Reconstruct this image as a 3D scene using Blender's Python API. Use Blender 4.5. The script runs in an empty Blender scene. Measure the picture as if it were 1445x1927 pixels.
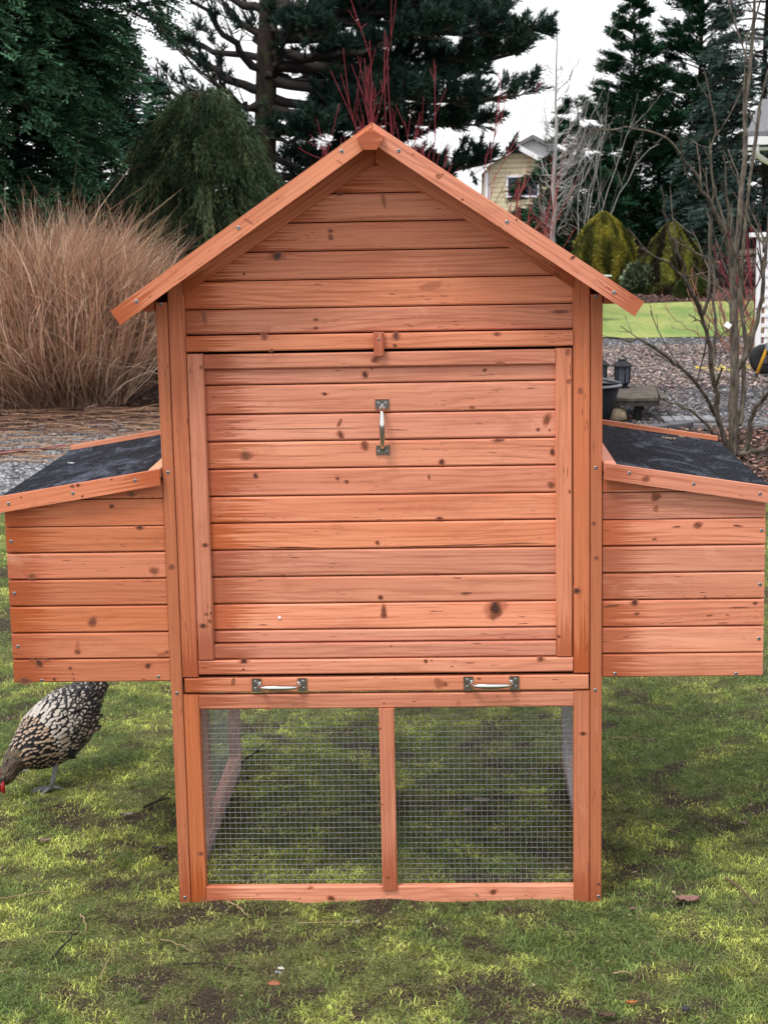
import bpy, math, random
import numpy as np
from mathutils import Vector, Matrix
random.seed(7); rng = np.random.default_rng(7)
sc = bpy.context.scene
PI = math.pi
# ------------------------------------------------------------------ camera
CAMP = np.array([0.1527, -3.8697, 1.6037]); YAW, PITCH, ROLL, FPX = 0.0383, 0.1732, -0.0194, 3311.7
_F = np.array([-math.sin(YAW)*math.cos(PITCH), math.cos(YAW)*math.cos(PITCH), -math.sin(PITCH)])
_R = np.array([math.cos(YAW), math.sin(YAW), 0.0]); _U = np.cross(_R, _F)
CR = math.cos(ROLL)*_R + math.sin(ROLL)*_U; CU = -math.sin(ROLL)*_R + math.cos(ROLL)*_U
cd = bpy.data.cameras.new('camera'); cam = bpy.data.objects.new('camera', cd); sc.collection.objects.link(cam)
cd.sensor_fit = 'HORIZONTAL'; cd.sensor_width = 36.0; cd.lens = FPX/1445*36.0
cd.clip_start = 0.05; cd.clip_end = 600
cam.matrix_world = Matrix(((CR[0], CU[0], -_F[0], CAMP[0]), (CR[1], CU[1], -_F[1], CAMP[1]), (CR[2], CU[2], -_F[2], CAMP[2]), (0, 0, 0, 1)))
cd.dof.use_dof = True; cd.dof.focus_distance = 3.95; cd.dof.aperture_fstop = 82.5/3.6
sc.camera = cam
def at(px, py, Y):
    d = _F + CR*(px-722.5)/FPX - CU*(py-963.5)/FPX
    return CAMP + d*(Y-CAMP[1])/d[1]
def gnd(px, py, z=0.0):
    d = _F + CR*(px-722.5)/FPX - CU*(py-963.5)/FPX
    return CAMP + d*(z-CAMP[2])/d[2]
# ------------------------------------------------------------------ sky, sun, exposure
SUN_EL, SUN_AZ = math.radians(58), math.radians(215)     # azimuth clockwise from +Y
w = bpy.data.worlds.new('World'); sc.world = w; w.use_nodes = True
nt = w.node_tree; nt.nodes.clear()
sky = nt.nodes.new('ShaderNodeTexSky'); sky.sky_type = 'NISHITA'; sky.sun_disc = False
sky.sun_elevation = SUN_EL; sky.sun_rotation = SUN_AZ; sky.dust_density = 4.0
mx = nt.nodes.new('ShaderNodeMix'); mx.data_type = 'RGBA'; mx.inputs[0].default_value = 0.86
nt.links.new(sky.outputs[0], mx.inputs[6]); mx.inputs[7].default_value = (15.0, 15.1, 15.4, 1)   # cloud deck
bg = nt.nodes.new('ShaderNodeBackground'); bg.inputs[1].default_value = 0.085
nt.links.new(mx.outputs[2], bg.inputs[0])
out = nt.nodes.new('ShaderNodeOutputWorld'); nt.links.new(bg.outputs[0], out.inputs[0])
sl = bpy.data.lights.new('sun', 'SUN'); sl.energy = 1.8; sl.angle = math.radians(16); sl.color = (1, .96, .9)
sun = bpy.data.objects.new('sun', sl); sc.collection.objects.link(sun)
sdir = Vector((math.sin(SUN_AZ)*math.cos(SUN_EL), math.cos(SUN_AZ)*math.cos(SUN_EL), math.sin(SUN_EL)))
sun.rotation_euler = sdir.to_track_quat('Z', 'Y').to_euler(); sun.location = (0, 0, 8)
sc.view_settings.view_transform = 'Standard'; sc.view_settings.look = 'None'
sc.view_settings.exposure = 0.36; sc.view_settings.gamma = 1.0

# ------------------------------------------------------------------ helpers
def new_mat(name):
    m = bpy.data.materials.new(name); m.use_nodes = True
    return m, m.node_tree, m.node_tree.nodes['Principled BSDF']
class NB:                                   # tiny node-graph helper
    def __init__(s, nt): s.nt = nt
    def n(s, t, **k):
        a = s.nt.nodes.new(t)
        for q, v in k.items(): setattr(a, q, v)
        return a
    def link(s, a, b): s.nt.links.new(a, b)
    def put(s, inp, v):
        if isinstance(v, bpy.types.NodeSocket): s.link(v, inp)
        else: inp.default_value = v
    def math(s, op, a, b=0.0, c=0.0, clamp=False):
        m = s.n('ShaderNodeMath', operation=op, use_clamp=clamp); s.put(m.inputs[0], a); s.put(m.inputs[1], b); s.put(m.inputs[2], c); return m.outputs[0]
    def mix(s, f, a, b, mode='MIX'):
        m = s.n('ShaderNodeMix', data_type='RGBA', blend_type=mode)
        s.put(m.inputs[0], f)
        for i, v in ((6, a), (7, b)):
            if isinstance(v, tuple) and len(v) == 3: v = v+(1,)
            s.put(m.inputs[i], v)
        return m.outputs[2]
    def noise(s, vec, scale, detail=4, rough=.55, dist=0.0):
        m = s.n('ShaderNodeTexNoise'); s.put(m.inputs['Vector'], vec) if vec else None
        m.inputs['Scale'].default_value = scale; m.inputs['Detail'].default_value = detail
        m.inputs['Roughness'].default_value = rough; m.inputs['Distortion'].default_value = dist
        return m.outputs[0]
    def mul(s, vec, v3):
        m = s.n('ShaderNodeVectorMath', operation='MULTIPLY'); s.put(m.inputs[0], vec); m.inputs[1].default_value = v3; return m.outputs[0]
    def ramp(s, f, stops):
        r = s.n('ShaderNodeValToRGB'); s.put(r.inputs[0], f); e = r.color_ramp.elements
        while len(e) < len(stops): e.new(.5)
        for i, (p, c) in enumerate(stops):
            e[i].position = p; e[i].color = (c if isinstance(c, tuple) else (c, c, c))+(1,)
        return r.outputs[0]
    def rng(s, v, a, b, c=0.0, d=1.0):
        m = s.n('ShaderNodeMapRange'); s.put(m.inputs[0], v)
        for i, q in enumerate((a, b, c, d)): m.inputs[i+1].default_value = q
        return m.outputs[0]
    def bump(s, h, bsdf, strength=.3, dist=.01):
        b = s.n('ShaderNodeBump'); b.inputs['Strength'].default_value = strength; b.inputs['Distance'].default_value = dist
        s.put(b.inputs['Height'], h); s.link(b.outputs[0], bsdf.inputs['Normal'])
def simple(name, col, rough=.6, metal=0.0, spec=.4, var=.25, scale=30, bump=.15):
    m, t, b = new_mat(name); g = NB(t); tc = g.n('ShaderNodeTexCoord')
    f = g.noise(tc.outputs['Object'], scale, 5)
    c1 = tuple(c*(1-var) for c in col); c2 = tuple(min(1, c*(1+var)) for c in col)
    g.link(g.mix(g.rng(f, .3, .7), c1, c2), b.inputs['Base Color'])
    b.inputs['Roughness'].default_value = rough; b.inputs['Metallic'].default_value = metal
    b.inputs['Specular IOR Level'].default_value = spec
    if bump: g.bump(f, b, bump, .003)
    return m
def link(o, parent=None):
    sc.collection.objects.link(o)
    if parent is not None: o.parent = parent
    return o
def tag(o, label=None, cat=None, group=None, kind=None):
    if label: o['label'] = label
    if cat: o['category'] = cat
    if group: o['group'] = group
    if kind: o['kind'] = kind
    return o
def empty(name, loc, label=None, cat=None, group=None):
    o = bpy.data.objects.new(name, None); o.location = loc; link(o); o.empty_display_size = .1
    return tag(o, label, cat, group)
def np_obj(name, V, F, mat, parent=None, col=None, smooth=False, loc=None, uv=None):
    """V (n,3) world, F (m,k) constant k."""
    V = np.asarray(V, np.float32); F = np.asarray(F, np.int32)
    if parent is not None: V = V - np.array(wloc(parent), np.float32)
    if loc is not None: V = V - np.array(loc, np.float32)
    me = bpy.data.meshes.new(name); n, (m, k) = len(V), F.shape
    me.vertices.add(n); me.vertices.foreach_set('co', V.ravel())
    me.loops.add(m*k); me.loops.foreach_set('vertex_index', F.ravel())
    me.polygons.add(m); me.polygons.foreach_set('loop_start', np.arange(m, dtype=np.int32)*k)
    if smooth: me.polygons.foreach_set('use_smooth', np.ones(m, bool))
    me.update(calc_edges=True)
    if col is not None:
        a = me.color_attributes.new('col', 'FLOAT_COLOR', 'POINT')
        c = np.ones((n, 4), np.float32); c[:, :3] = col; a.data.foreach_set('color', c.ravel())
    if uv is not None:
        u = me.uv_layers.new(name='UVMap'); u.data.foreach_set('uv', np.asarray(uv, np.float32)[F.ravel()].ravel())
    me.materials.append(mat)
    o = bpy.data.objects.new(name, me); link(o, parent)
    if loc is not None: o.location = loc
    return o
def wloc(o):
    p = Vector((0, 0, 0))
    while o is not None: p = p + Vector(o.location); o = o.parent
    return p
class MB:                                   # boards, boxes, tubes -> one mesh with uv + tint
    def __init__(s): s.v = []; s.f = []; s.uv = []; s.tint = []; s.mi = []; s.sm = []
    def face(s, idx, uvs, tint=(0, 0, 0), mi=0, sm=False):
        s.f.append(tuple(idx)); s.uv.extend(uvs)
        s.tint.extend(tint if isinstance(tint, list) else [tint]*len(idx)); s.mi.append(mi); s.sm.append(sm)
    def board(s, p0, p1, w, t, wdir, c=.0022, orange=0.0, mi=0, tone=None):
        """length p0->p1, width w along wdir, thickness t along the normal; chamfered"""
        p0, p1, wd = Vector(p0), Vector(p1), Vector(wdir).normalized()
        ld = (p1-p0); L = ld.length; ld.normalize(); td = ld.cross(wd).normalized()
        c = min(c, w*.3, t*.3); a, b = w/2, t/2
        prof = [(-a+c, -b), (a-c, -b), (a, -b+c), (a, b-c), (a-c, b), (-a+c, b), (-a, b-c), (-a, -b+c)]
        i0 = len(s.v)
        for P in (p0, p1):
            for x, y in prof: s.v.append(P+wd*x+td*y)
        u0, v0 = random.uniform(0, 40), random.uniform(0, 40); tn = random.random() if tone is None else tone
        per = [0]
        for k in range(8):
            q, r = prof[k], prof[(k+1) % 8]; per.append(per[-1]+math.hypot(q[0]-r[0], q[1]-r[1]))
        for k in range(8):
            k2 = (k+1) % 8
            s.face((i0+k, i0+k2, i0+8+k2, i0+8+k), [(u0, v0+per[k]), (u0, v0+per[k+1]), (u0+L, v0+per[k+1]), (u0+L, v0+per[k])],
                   [(tn, 0, orange), (tn, 0, orange), (tn, L, orange), (tn, L, orange)], mi)
        s.face([i0+k for k in range(7, -1, -1)], [(u0+prof[k][1]*.3, v0+prof[k][0]) for k in range(7, -1, -1)], (tn, .0, orange), mi)
        s.face([i0+8+k for k in range(8)], [(u0+prof[k][1]*.3, v0+prof[k][0]) for k in range(8)], (tn, .3, orange), mi)
    def box(s, lo, hi, mi=0, c=.002, orange=0.0):
        lo, hi = Vector(lo), Vector(hi); d = hi-lo; ax = max(range(3), key=lambda k: d[k]); m = (lo+hi)/2
        p0, p1 = m.copy(), m.copy(); p0[ax] = lo[ax]; p1[ax] = hi[ax]; wa = (ax+1) % 3; ta = (ax+2) % 3
        wd = [0, 0, 0]; wd[wa] = 1; s.board(p0, p1, d[wa], d[ta], wd, c, orange, mi)
    def prism(s, pts, depth, mi=0, orange=0.0, udir=None):
        """pts: planar 3D polygon, depth: extrusion vector"""
        i0 = len(s.v); n = len(pts); pts = [Vector(p) for p in pts]; dp = Vector(depth); tn = random.random()
        ud = Vector(udir).normalized() if udir else (pts[1]-pts[0]).normalized(); vd = dp.normalized().cross(ud)
        s.v.extend(pts); s.v.extend(p+dp for p in pts)
        u0 = random.uniform(0, 40); uvf = lambda p: (u0+p.dot(ud), u0+p.dot(vd)); um = min(p.dot(ud) for p in pts)
        tf = [(tn, p.dot(ud)-um, orange) for p in pts]
        s.face([i0+k for k in range(n)], [uvf(p) for p in pts], list(tf), mi)
        s.face([i0+n+k for k in range(n-1, -1, -1)], [uvf(pts[k]) for k in range(n-1, -1, -1)], tf[::-1], mi)
        for k in range(n):
            k2 = (k+1) % n; L = (pts[k2]-pts[k]).length
            s.face((i0+k2, i0+k, i0+n+k, i0+n+k2), [(u0+L, u0), (u0, u0), (u0, u0+dp.length), (u0+L, u0+dp.length)], (tn, .3, orange), mi)
    def tube(s, pts, rad, n=8, mi=0, tint=(0, 0, 0), flat=None):
        pts = [Vector(p) for p in pts]; i0 = len(s.v); N = len(pts)
        if not hasattr(rad, '__len__'): rad = [rad]*N
        prev = None
        for i, p in enumerate(pts):
            d = (pts[min(i+1, N-1)]-pts[max(i-1, 0)]).normalized()
            a = prev if prev is not None else (Vector((0, 0, 1)) if abs(d.z) < .9 else Vector((1, 0, 0)))
            a = (a-d*a.dot(d)).normalized(); prev = a; b = d.cross(a)
            for k in range(n):
                t = 2*PI*k/n; s.v.append(p+(a*math.cos(t)*(flat or 1)+b*math.sin(t))*rad[i])
        for i in range(N-1):
            for k in range(n):
                k2 = (k+1) % n; q = i0+i*n
                s.face((q+k, q+k2, q+n+k2, q+n+k), [(i*.1, k/n), (i*.1, (k+1)/n), (i*.1+.1, (k+1)/n), (i*.1+.1, k/n)], tint, mi, True)
        s.face([i0+k for k in range(n-1, -1, -1)], [(0, 0)]*n, tint, mi)
        s.face([i0+(N-1)*n+k for k in range(n)], [(0, 0)]*n, tint, mi)
    def lathe(s, c, prof, n=24, mi=0, axis=None, tint=(0, 0, 0)):
        """prof: (r, h) list, around axis (default Z) through c"""
        c = Vector(c); ax = Vector(axis or (0, 0, 1)).normalized(); a = ax.orthogonal().normalized(); b = ax.cross(a); i0 = len(s.v)
        for r, h in prof:
            for k in range(n):
                t = 2*PI*k/n; s.v.append(c+ax*h+(a*math.cos(t)+b*math.sin(t))*r)
        for i in range(len(prof)-1):
            for k in range(n):
                k2 = (k+1) % n; q = i0+i*n
                s.face((q+k, q+k2, q+n+k2, q+n+k), [(0, 0)]*4, tint, mi, n > 8)
    def disc(s, c, rx, rz, y, rot=0.0, mi=1, n=14, kd=0.0, ndir=None):
        """knot: thin ellipse at world (x,z) on plane y facing -Y"""
        i0 = len(s.v); s.v.append(Vector((c[0], y, c[1]))); ph = random.uniform(0, 6); so = random.uniform(0, 20)
        for k in range(n):
            t = 2*PI*k/n; r = 1+.12*math.sin(2*t+ph)+.08*math.sin(3*t+2*ph)
            x, z = rx*r*math.cos(t), rz*r*math.sin(t)
            s.v.append(Vector((c[0]+x*math.cos(rot)-z*math.sin(rot), y, c[1]+x*math.sin(rot)+z*math.cos(rot))))
        for k in range(n):
            k2 = (k+1) % n; t, t2 = 2*PI*k/n, 2*PI*(k+1)/n
            s.face((i0, i0+1+k, i0+1+k2), [(0, 0), (math.cos(t), math.sin(t)), (math.cos(t2), math.sin(t2))], (so, kd, 0), mi)
    def build(s, name, mats, parent=None, loc=None):
        me = bpy.data.meshes.new(name); off = wloc(parent) if parent is not None else Vector(loc or (0, 0, 0))
        me.from_pydata([v-off for v in s.v], [], s.f)
        u = me.uv_layers.new(name='UVMap'); u.data.foreach_set('uv', np.array(s.uv, np.float32).ravel())
        a = me.color_attributes.new('tint', 'FLOAT_COLOR', 'CORNER'); c = np.ones((len(s.tint), 4), np.float32); c[:, :3] = s.tint
        a.data.foreach_set('color', c.ravel())
        for m in (mats if isinstance(mats, (list, tuple)) else [mats]): me.materials.append(m)
        me.polygons.foreach_set('material_index', np.array(s.mi, np.int32)); me.polygons.foreach_set('use_smooth', np.array(s.sm, bool))
        me.update(); o = bpy.data.objects.new(name, me); link(o, parent)
        if parent is None and loc: o.location = loc
        return o
def vnoise(x, y, seed=0):
    xi = np.floor(x).astype(np.int64); yi = np.floor(y).astype(np.int64); xf = x-xi; yf = y-yi
    def h(a, b):
        n = (a*374761393+b*668265263+seed*974634777) & 0x7fffffff
        n = ((n ^ (n >> 13))*1274126177) & 0x7fffffff
        return ((n ^ (n >> 16)) & 0xffff)/65535.0
    u = xf*xf*(3-2*xf); v = yf*yf*(3-2*yf)
    return (h(xi, yi)*(1-u)+h(xi+1, yi)*u)*(1-v)+(h(xi, yi+1)*(1-u)+h(xi+1, yi+1)*u)*v
def fbm(x, y, seed=0, o=4):
    r = 0; a = .5; t = 0
    for i in range(o): ca, sa = math.cos(.7+i*1.1), math.sin(.7+i*1.1); r = r+a*vnoise((x*ca-y*sa)*2**i+i*17.3, (x*sa+y*ca)*2**i+i*9.1, seed+i); t += a; a *= .5
    return r/t
def unit(v): return v/np.maximum(np.linalg.norm(v, axis=-1, keepdims=True), 1e-9)
def rdir(n): return unit(rng.normal(size=(n, 3)))

# ------------------------------------------------------------------ materials
def wood_mat(name, light, mid, dark, orange):
    m, t, b = new_mat(name); g = NB(t)
    uv = g.n('ShaderNodeUVMap', uv_map='UVMap').outputs[0]
    at_ = g.n('ShaderNodeAttribute', attribute_name='tint'); sep = g.n('ShaderNodeSeparateColor'); g.link(at_.outputs['Color'], sep.inputs[0])
    tone, ulen, oran = sep.outputs[0], sep.outputs[1], sep.outputs[2]
    warp = g.noise(g.mul(uv, (1.6, 9, 1)), 1, 3, .5)
    su = g.n('ShaderNodeSeparateXYZ'); g.link(uv, su.inputs[0])
    ph = g.math('ADD', g.math('MULTIPLY', su.outputs[1], 430), g.math('MULTIPLY', warp, 48))
    ring = g.math('MULTIPLY_ADD', g.math('SINE', ph), .5, .5)
    ring = g.math('POWER', ring, 2.2)
    ringamt = g.rng(g.noise(g.mul(uv, (1.1, 14, 1)), 1, 2), .38, .62)
    fine = g.noise(g.mul(uv, (3.2, 170, 1)), 1, 5, .68)
    fib = g.noise(g.mul(uv, (28, 1100, 1)), 1, 2, .5)
    blot = g.noise(g.mul(uv, (2.2, 12, 1)), 1, 4, .6)
    c = g.mix(g.rng(blot, .3, .7), mid, light)
    c = g.mix(g.math('MULTIPLY', g.math('MULTIPLY', ring, ringamt), .55), c, dark)
    c = g.mix(g.rng(fine, .50, .70, 0, .85), c, dark)
    c = g.mix(g.rng(fib, .3, .7, 0, .16), c, light)
    c = g.mix(oran, c, g.mix(g.rng(fine, .3, .75), orange, tuple(q*.62 for q in orange)))
    # darker redder stain that soaked into the board end, in streaks
    st = g.math('SUBTRACT', g.math('MULTIPLY', g.math('POWER', g.noise(g.mul(uv, (3, 230, 1)), 1, 3), 2.5), .42), ulen)
    c = g.mix(g.rng(st, -.02, .03, 0, .8), c, (.36, .075, .022))
    # per board value and small dark flecks
    hsv = g.n('ShaderNodeHueSaturation'); g.link(c, hsv.inputs['Color'])
    g.link(g.rng(tone, 0, 1, .84, 1.1), hsv.inputs['Value']); g.link(g.rng(g.math('FRACT', g.math('MULTIPLY', tone, 7.3)), 0, 1, .4985, .5015), hsv.inputs['Hue'])
    g.link(g.rng(g.math('FRACT', g.math('MULTIPLY', tone, 3.7)), 0, 1, .93, 1.03), hsv.inputs['Saturation'])
    fl = g.noise(g.mul(uv, (26, 330, 1)), 1, 1); msk = g.rng(g.noise(g.mul(uv, (5, 26, 1)), 1, 2), .54, .62)
    c = g.mix(g.math('MULTIPLY', g.rng(fl, .66, .70), msk), hsv.outputs[0], (.10, .03, .018))
    sm = g.noise(g.mul(uv, (4, 10, 1)), 1, 6, .7, .8); c = g.mix(g.rng(sm, .56, .76, 0, .6), c, (.40, .125, .06)); c = g.mix(g.rng(sm, .24, .40, .35, 0), c, (.86, .46, .31))
    g.link(c, b.inputs['Base Color'])
    g.link(g.rng(fine, .3, .8, .5, .68), b.inputs['Roughness']); b.inputs['Specular IOR Level'].default_value = .22
    g.bump(g.math('ADD', fine, g.math('MULTIPLY', ring, .5)), b, .22, .0012)
    return m
WOOD = wood_mat('stained_fir', (.81, .335, .20), (.64, .215, .12), (.34, .09, .045), (.60, .175, .070))
PALE = wood_mat('pale_cut_fir', (.80, .46, .25), (.74, .38, .19), (.5, .22, .1), (.7, .36, .16))
def knot_mat():
    m, t, b = new_mat('knot'); g = NB(t); uv = g.n('ShaderNodeUVMap', uv_map='UVMap').outputs[0]
    at_ = g.n('ShaderNodeAttribute', attribute_name='tint'); sep = g.n('ShaderNodeSeparateColor'); g.link(at_.outputs['Color'], sep.inputs[0])
    ln = g.n('ShaderNodeVectorMath', operation='LENGTH'); g.link(uv, ln.inputs[0]); r = ln.outputs['Value']
    cb = g.n('ShaderNodeCombineXYZ'); g.link(sep.outputs[0], cb.inputs[2]); ad = g.n('ShaderNodeVectorMath', operation='ADD'); g.link(uv, ad.inputs[0]); g.link(cb.outputs[0], ad.inputs[1])
    n = g.noise(ad.outputs[0], 2.6, 4, .65); r2 = g.math('ADD', r, g.math('MULTIPLY_ADD', n, .5, -.25))
    rings = g.math('MULTIPLY_ADD', g.math('SINE', g.math('MULTIPLY', r2, 26)), .5, .5)
    core = g.mix(g.math('MULTIPLY', rings, .7), (.030, .010, .007), (.14, .04, .02))
    c = g.mix(g.rng(r2, .42, .62), core, (.30, .085, .035)); c = g.mix(sep.outputs[1], c, (.46, .15, .075))
    g.link(c, b.inputs['Base Color']); b.inputs['Roughness'].default_value = .5
    a = g.math('MULTIPLY', g.math('MULTIPLY', g.rng(r2, .56, .76, 1, 0), g.rng(r, .7, .98, 1, 0)), g.rng(sep.outputs[1], 0, 1, 1.15, .28)); g.link(a, b.inputs['Alpha'])
    return m
KNOT = knot_mat()
def felt_mat():
    m, t, b = new_mat('asphalt_felt'); g = NB(t); tc = g.n('ShaderNodeTexCoord').outputs['Object']
    gr = g.noise(tc, 300, 2, .8); st = g.noise(g.mul(tc, (5, 3.2, 4)), 1.6, 7, .78, 1.2)
    c = g.mix(g.rng(gr, .52, .66), (.006, .007, .010), (.075, .08, .10))
    c = g.mix(g.math('MULTIPLY', g.rng(st, .50, .64), g.rng(gr, .38, .60, .15, .9)), c, (.16, .18, .24))
    g.link(c, b.inputs['Base Color']); b.inputs['Roughness'].default_value = .95; b.inputs['Specular IOR Level'].default_value = .06
    g.bump(gr, b, .8, .002); return m
FELT = felt_mat()
CHROME = simple('chrome', (.62, .62, .60), .12, 1.0, .5, .05, 40, 0)
ZINC = simple('zinc_screw', (.42, .43, .45), .35, 1.0, .5, .2, 300, .2)
SLOT = simple('screw_recess', (.03, .03, .03), .6)
WIRE = simple('galvanised_wire', (.42, .44, .48), .42, .6, .5, .15, 120, 0)
GAP = simple('dark_gap', (.012, .008, .006), .9, 0, .1, .1)
def col_mat(name, rough=.65, spec=.12, trans=0.0):
    m, t, b = new_mat(name); g = NB(t); a = g.n('ShaderNodeAttribute', attribute_name='col').outputs['Color']
    g.link(a, b.inputs['Base Color']); b.inputs['Roughness'].default_value = rough; b.inputs['Specular IOR Level'].default_value = spec
    if trans:
        tr = g.n('ShaderNodeBsdfTranslucent'); g.link(a, tr.inputs[0]); ms = g.n('ShaderNodeMixShader'); ms.inputs[0].default_value = trans
        g.link(b.outputs[0], ms.inputs[1]); g.link(tr.outputs[0], ms.inputs[2]); g.link(ms.outputs[0], t.nodes['Material Output'].inputs[0])
    return m
LEAF = col_mat('foliage', .7, .08); BLADE = col_mat('blades', .6, .15, .25); TWIG = col_mat('bark_twigs', .8, .2)
def bark_mat(name, a, b_, sc_=14):
    m, t, b = new_mat(name); g = NB(t); tc = g.n('ShaderNodeTexCoord').outputs['Object']
    n = g.noise(g.mul(tc, (1, 1, .3)), sc_, 6, .7); n2 = g.noise(tc, sc_*.4, 3)
    c = g.mix(g.rng(n, .35, .65), a, b_); c = g.mix(g.rng(n2, .55, .7, 0, .5), c, (.09, .11, .04))
    g.link(c, b.inputs['Base Color']); b.inputs['Roughness'].default_value = .95; b.inputs['Specular IOR Level'].default_value = .1; g.bump(n, b, .7, .02); return m
BARK = bark_mat('dark_bark', (.016, .013, .012), (.05, .038, .032))
GREYBARK = bark_mat('grey_bark', (.22, .21, .20), (.42, .40, .38), 10)
MOSSBARK = bark_mat('mossy_bark', (.03, .026, .024), (.19, .16, .13), 34)

# ================================================================== GROUND
def ground_mat():
    m, t, b = new_mat('lawn_soil'); g = NB(t); tc = g.n('ShaderNodeTexCoord').outputs['Object']
    a = g.n('ShaderNodeAttribute', attribute_name='col').outputs['Color']
    n = g.noise(tc, 60, 5, .7); n2 = g.noise(tc, 150, 4, .8)
    hs = g.n('ShaderNodeHueSaturation'); g.link(a, hs.inputs['Color']); g.link(g.rng(n2, .36, .64, .25, 1.8), hs.inputs['Value'])
    g.link(g.mix(g.rng(n, .5, .66, 0, .6), hs.outputs[0], (.045, .034, .024)), b.inputs['Base Color'])
    b.inputs['Roughness'].default_value = .95; b.inputs['Specular IOR Level'].default_value = .15; g.bump(n2, b, .8, .01); return m
def cover(x, y):
    """lawn patch fields shared by soil and plants: moss, grass, bare"""
    m = .38*fbm(x*2.1, y*2.1, 3, 5)+.62*fbm(x*11, y*11, 31, 4); gr = fbm(x*1.9+40, y*1.9, 11, 5)*.4+.6*fbm(x*10, y*10, 37, 4); ba = .35*fbm(x*3.1+7, y*3.1-5, 23, 5)+.65*fbm(x*15, y*15, 29, 4)
    return m, gr, ba
def hgt(x, y): return (fbm(x*2.3, y*2.3, 5, 4)-.5)*.045+(fbm(x*14, y*14, 8, 2)-.5)*.012
MOSSC = np.array([.48, .54, .13]); MOSSD = np.array([.19, .21, .075]); GRASSC = np.array([.17, .24, .075]); DIRT = np.array([.07, .052, .037]); STRAW = np.array([.34, .26, .14])
xs = np.linspace(-4, 4, 321); ys = np.linspace(-1.6, 5.4, 281)
GX, GY = np.meshgrid(xs, ys); gx, gy = GX.ravel(), GY.ravel()
mm, gg, bb = cover(gx, gy)
gc = MOSSD+(GRASSC*.6-MOSSD)*np.clip((gg-.45)*5, 0, 1)[:, None]; gc = gc+(DIRT-gc)*np.clip((bb-.52)*9, 0, 1)[:, None]
edge = np.minimum(np.minimum(gx+4, 4-gx), np.minimum(gy+1.6, 5.4-gy)); gz = hgt(gx, gy)*np.clip(edge*2, 0, 1)+.01
nx, ny = 321, 281; ii = (np.arange(ny-1)[:, None]*nx+np.arange(nx-1)[None, :]).ravel()
quad = np.stack([ii, ii+1, ii+nx+1, ii+nx], 1)
SOIL = ground_mat()
lw = np_obj('lawn', np.stack([gx, gy, gz], 1), quad, SOIL, col=gc*.8, smooth=True); tag(lw, kind='structure')
# the wide ground sheet
GR0 = simple('earth', (.075, .058, .042), .95, 0, .1, .35, 3, .4)
o = np_obj('ground', [(-300, -60, -.03), (300, -60, -.03), (300, 400, -.03), (-300, 400, -.03)], [(0, 1, 2, 3)], GR0); tag(o, kind='structure')

def gravel_mat():
    m, t, b = new_mat('gravel'); g = NB(t); tc = g.n('ShaderNodeTexCoord').outputs['Object']
    v = g.n('ShaderNodeTexVoronoi'); g.link(tc, v.inputs['Vector']); v.inputs['Scale'].default_value = 34
    s = g.n('ShaderNodeSeparateColor'); g.link(v.outputs['Color'], s.inputs[0])
    c = g.ramp(s.outputs[0], [(0, (.07, .075, .085)), (.5, (.17, .17, .185)), (.85, (.28, .27, .28)), (1, (.45, .43, .42))])
    big = g.noise(tc, .55, 5, .6)
    c = g.mix(g.rng(big, .5, .62, 0, .6), c, (.13, .085, .065))
    c = g.mix(g.rng(v.outputs['Distance'], .018, .03, 0, .75), c, (.03, .028, .03)); g.link(c, b.inputs['Base Color'])
    b.inputs['Roughness'].default_value = .85; b.inputs['Specular IOR Level'].default_value = .15; g.bump(v.outputs['Distance'], b, -1.0 if False else .9, -.02 if False else .02); return m
def mulch_mat():
    m, t, b = new_mat('bark_mulch'); g = NB(t); tc = g.n('ShaderNodeTexCoord').outputs['Object']
    n = g.noise(g.mul(tc, (1, 2.5, 1)), 22, 6, .75, 1.2); n2 = g.noise(tc, 3, 4)
    c = g.ramp(n, [(.35, (.018, .012, .012)), (.5, (.07, .04, .035)), (.62, (.17, .09, .07)), (.75, (.30, .17, .13))])
    g.link(g.mix(g.rng(n2, .4, .65, 0, .6), c, (.04, .025, .024)), b.inputs['Base Color']); b.inputs['Roughness'].default_value = .95; b.inputs['Specular IOR Level'].default_value = .08; g.bump(n, b, 1, .03); return m
def turf_mat():
    m, t, b = new_mat('far_turf'); g = NB(t); tc = g.n('ShaderNodeTexCoord').outputs['Object']
    n = g.noise(g.mul(tc, (1, .35, 1)), .9, 4, .6); n2 = g.noise(g.mul(tc, (1, .5, 1)), 14, 5, .8)
    c = g.mix(g.rng(n, .42, .58), (.18, .27, .08), (.36, .38, .13)); c = g.mix(g.rng(n2, .42, .66, 0, .75), c, (.12, .19, .05))
    g.link(c, b.inputs['Base Color']); b.inputs['Roughness'].default_value = .9; b.inputs['Specular IOR Level'].default_value = .1; g.bump(n2, b, .5, .02); return m
GRAVEL, MULCH, TURF = gravel_mat(), mulch_mat(), turf_mat()
def sheet(name, pts, z, mat, wob=.12, n=30):
    P = []
    for i in range(len(pts)):
        a, b_ = np.array(pts[i]), np.array(pts[(i+1) % len(pts)]); L = np.linalg.norm(b_-a); k = max(1, min(n, int(L/.25)))
        for j in range(k):
            p = a+(b_-a)*j/k; P.append((p[0]+random.uniform(-wob, wob), p[1]+random.uniform(-wob, wob), z))
    me = bpy.data.meshes.new(name); me.from_pydata(P, [], [tuple(range(len(P)))]); me.materials.append(mat)
    o = link(bpy.data.objects.new(name, me)); return tag(o, kind='structure')
sheet('gravel_path', [(-14, 4.9), (-2.2, 4.75), (2.2, 5.2), (14, 5.4), (14, 17.4), (-14, 17.4)], -.012, GRAVEL)
sheet('mulch_bed', [(-14, 9.3), (-3.6, 9.2), (-1.8, 8.9), (0, 10.5), (0, 30), (-14, 30)], -.006, MULCH)
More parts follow.
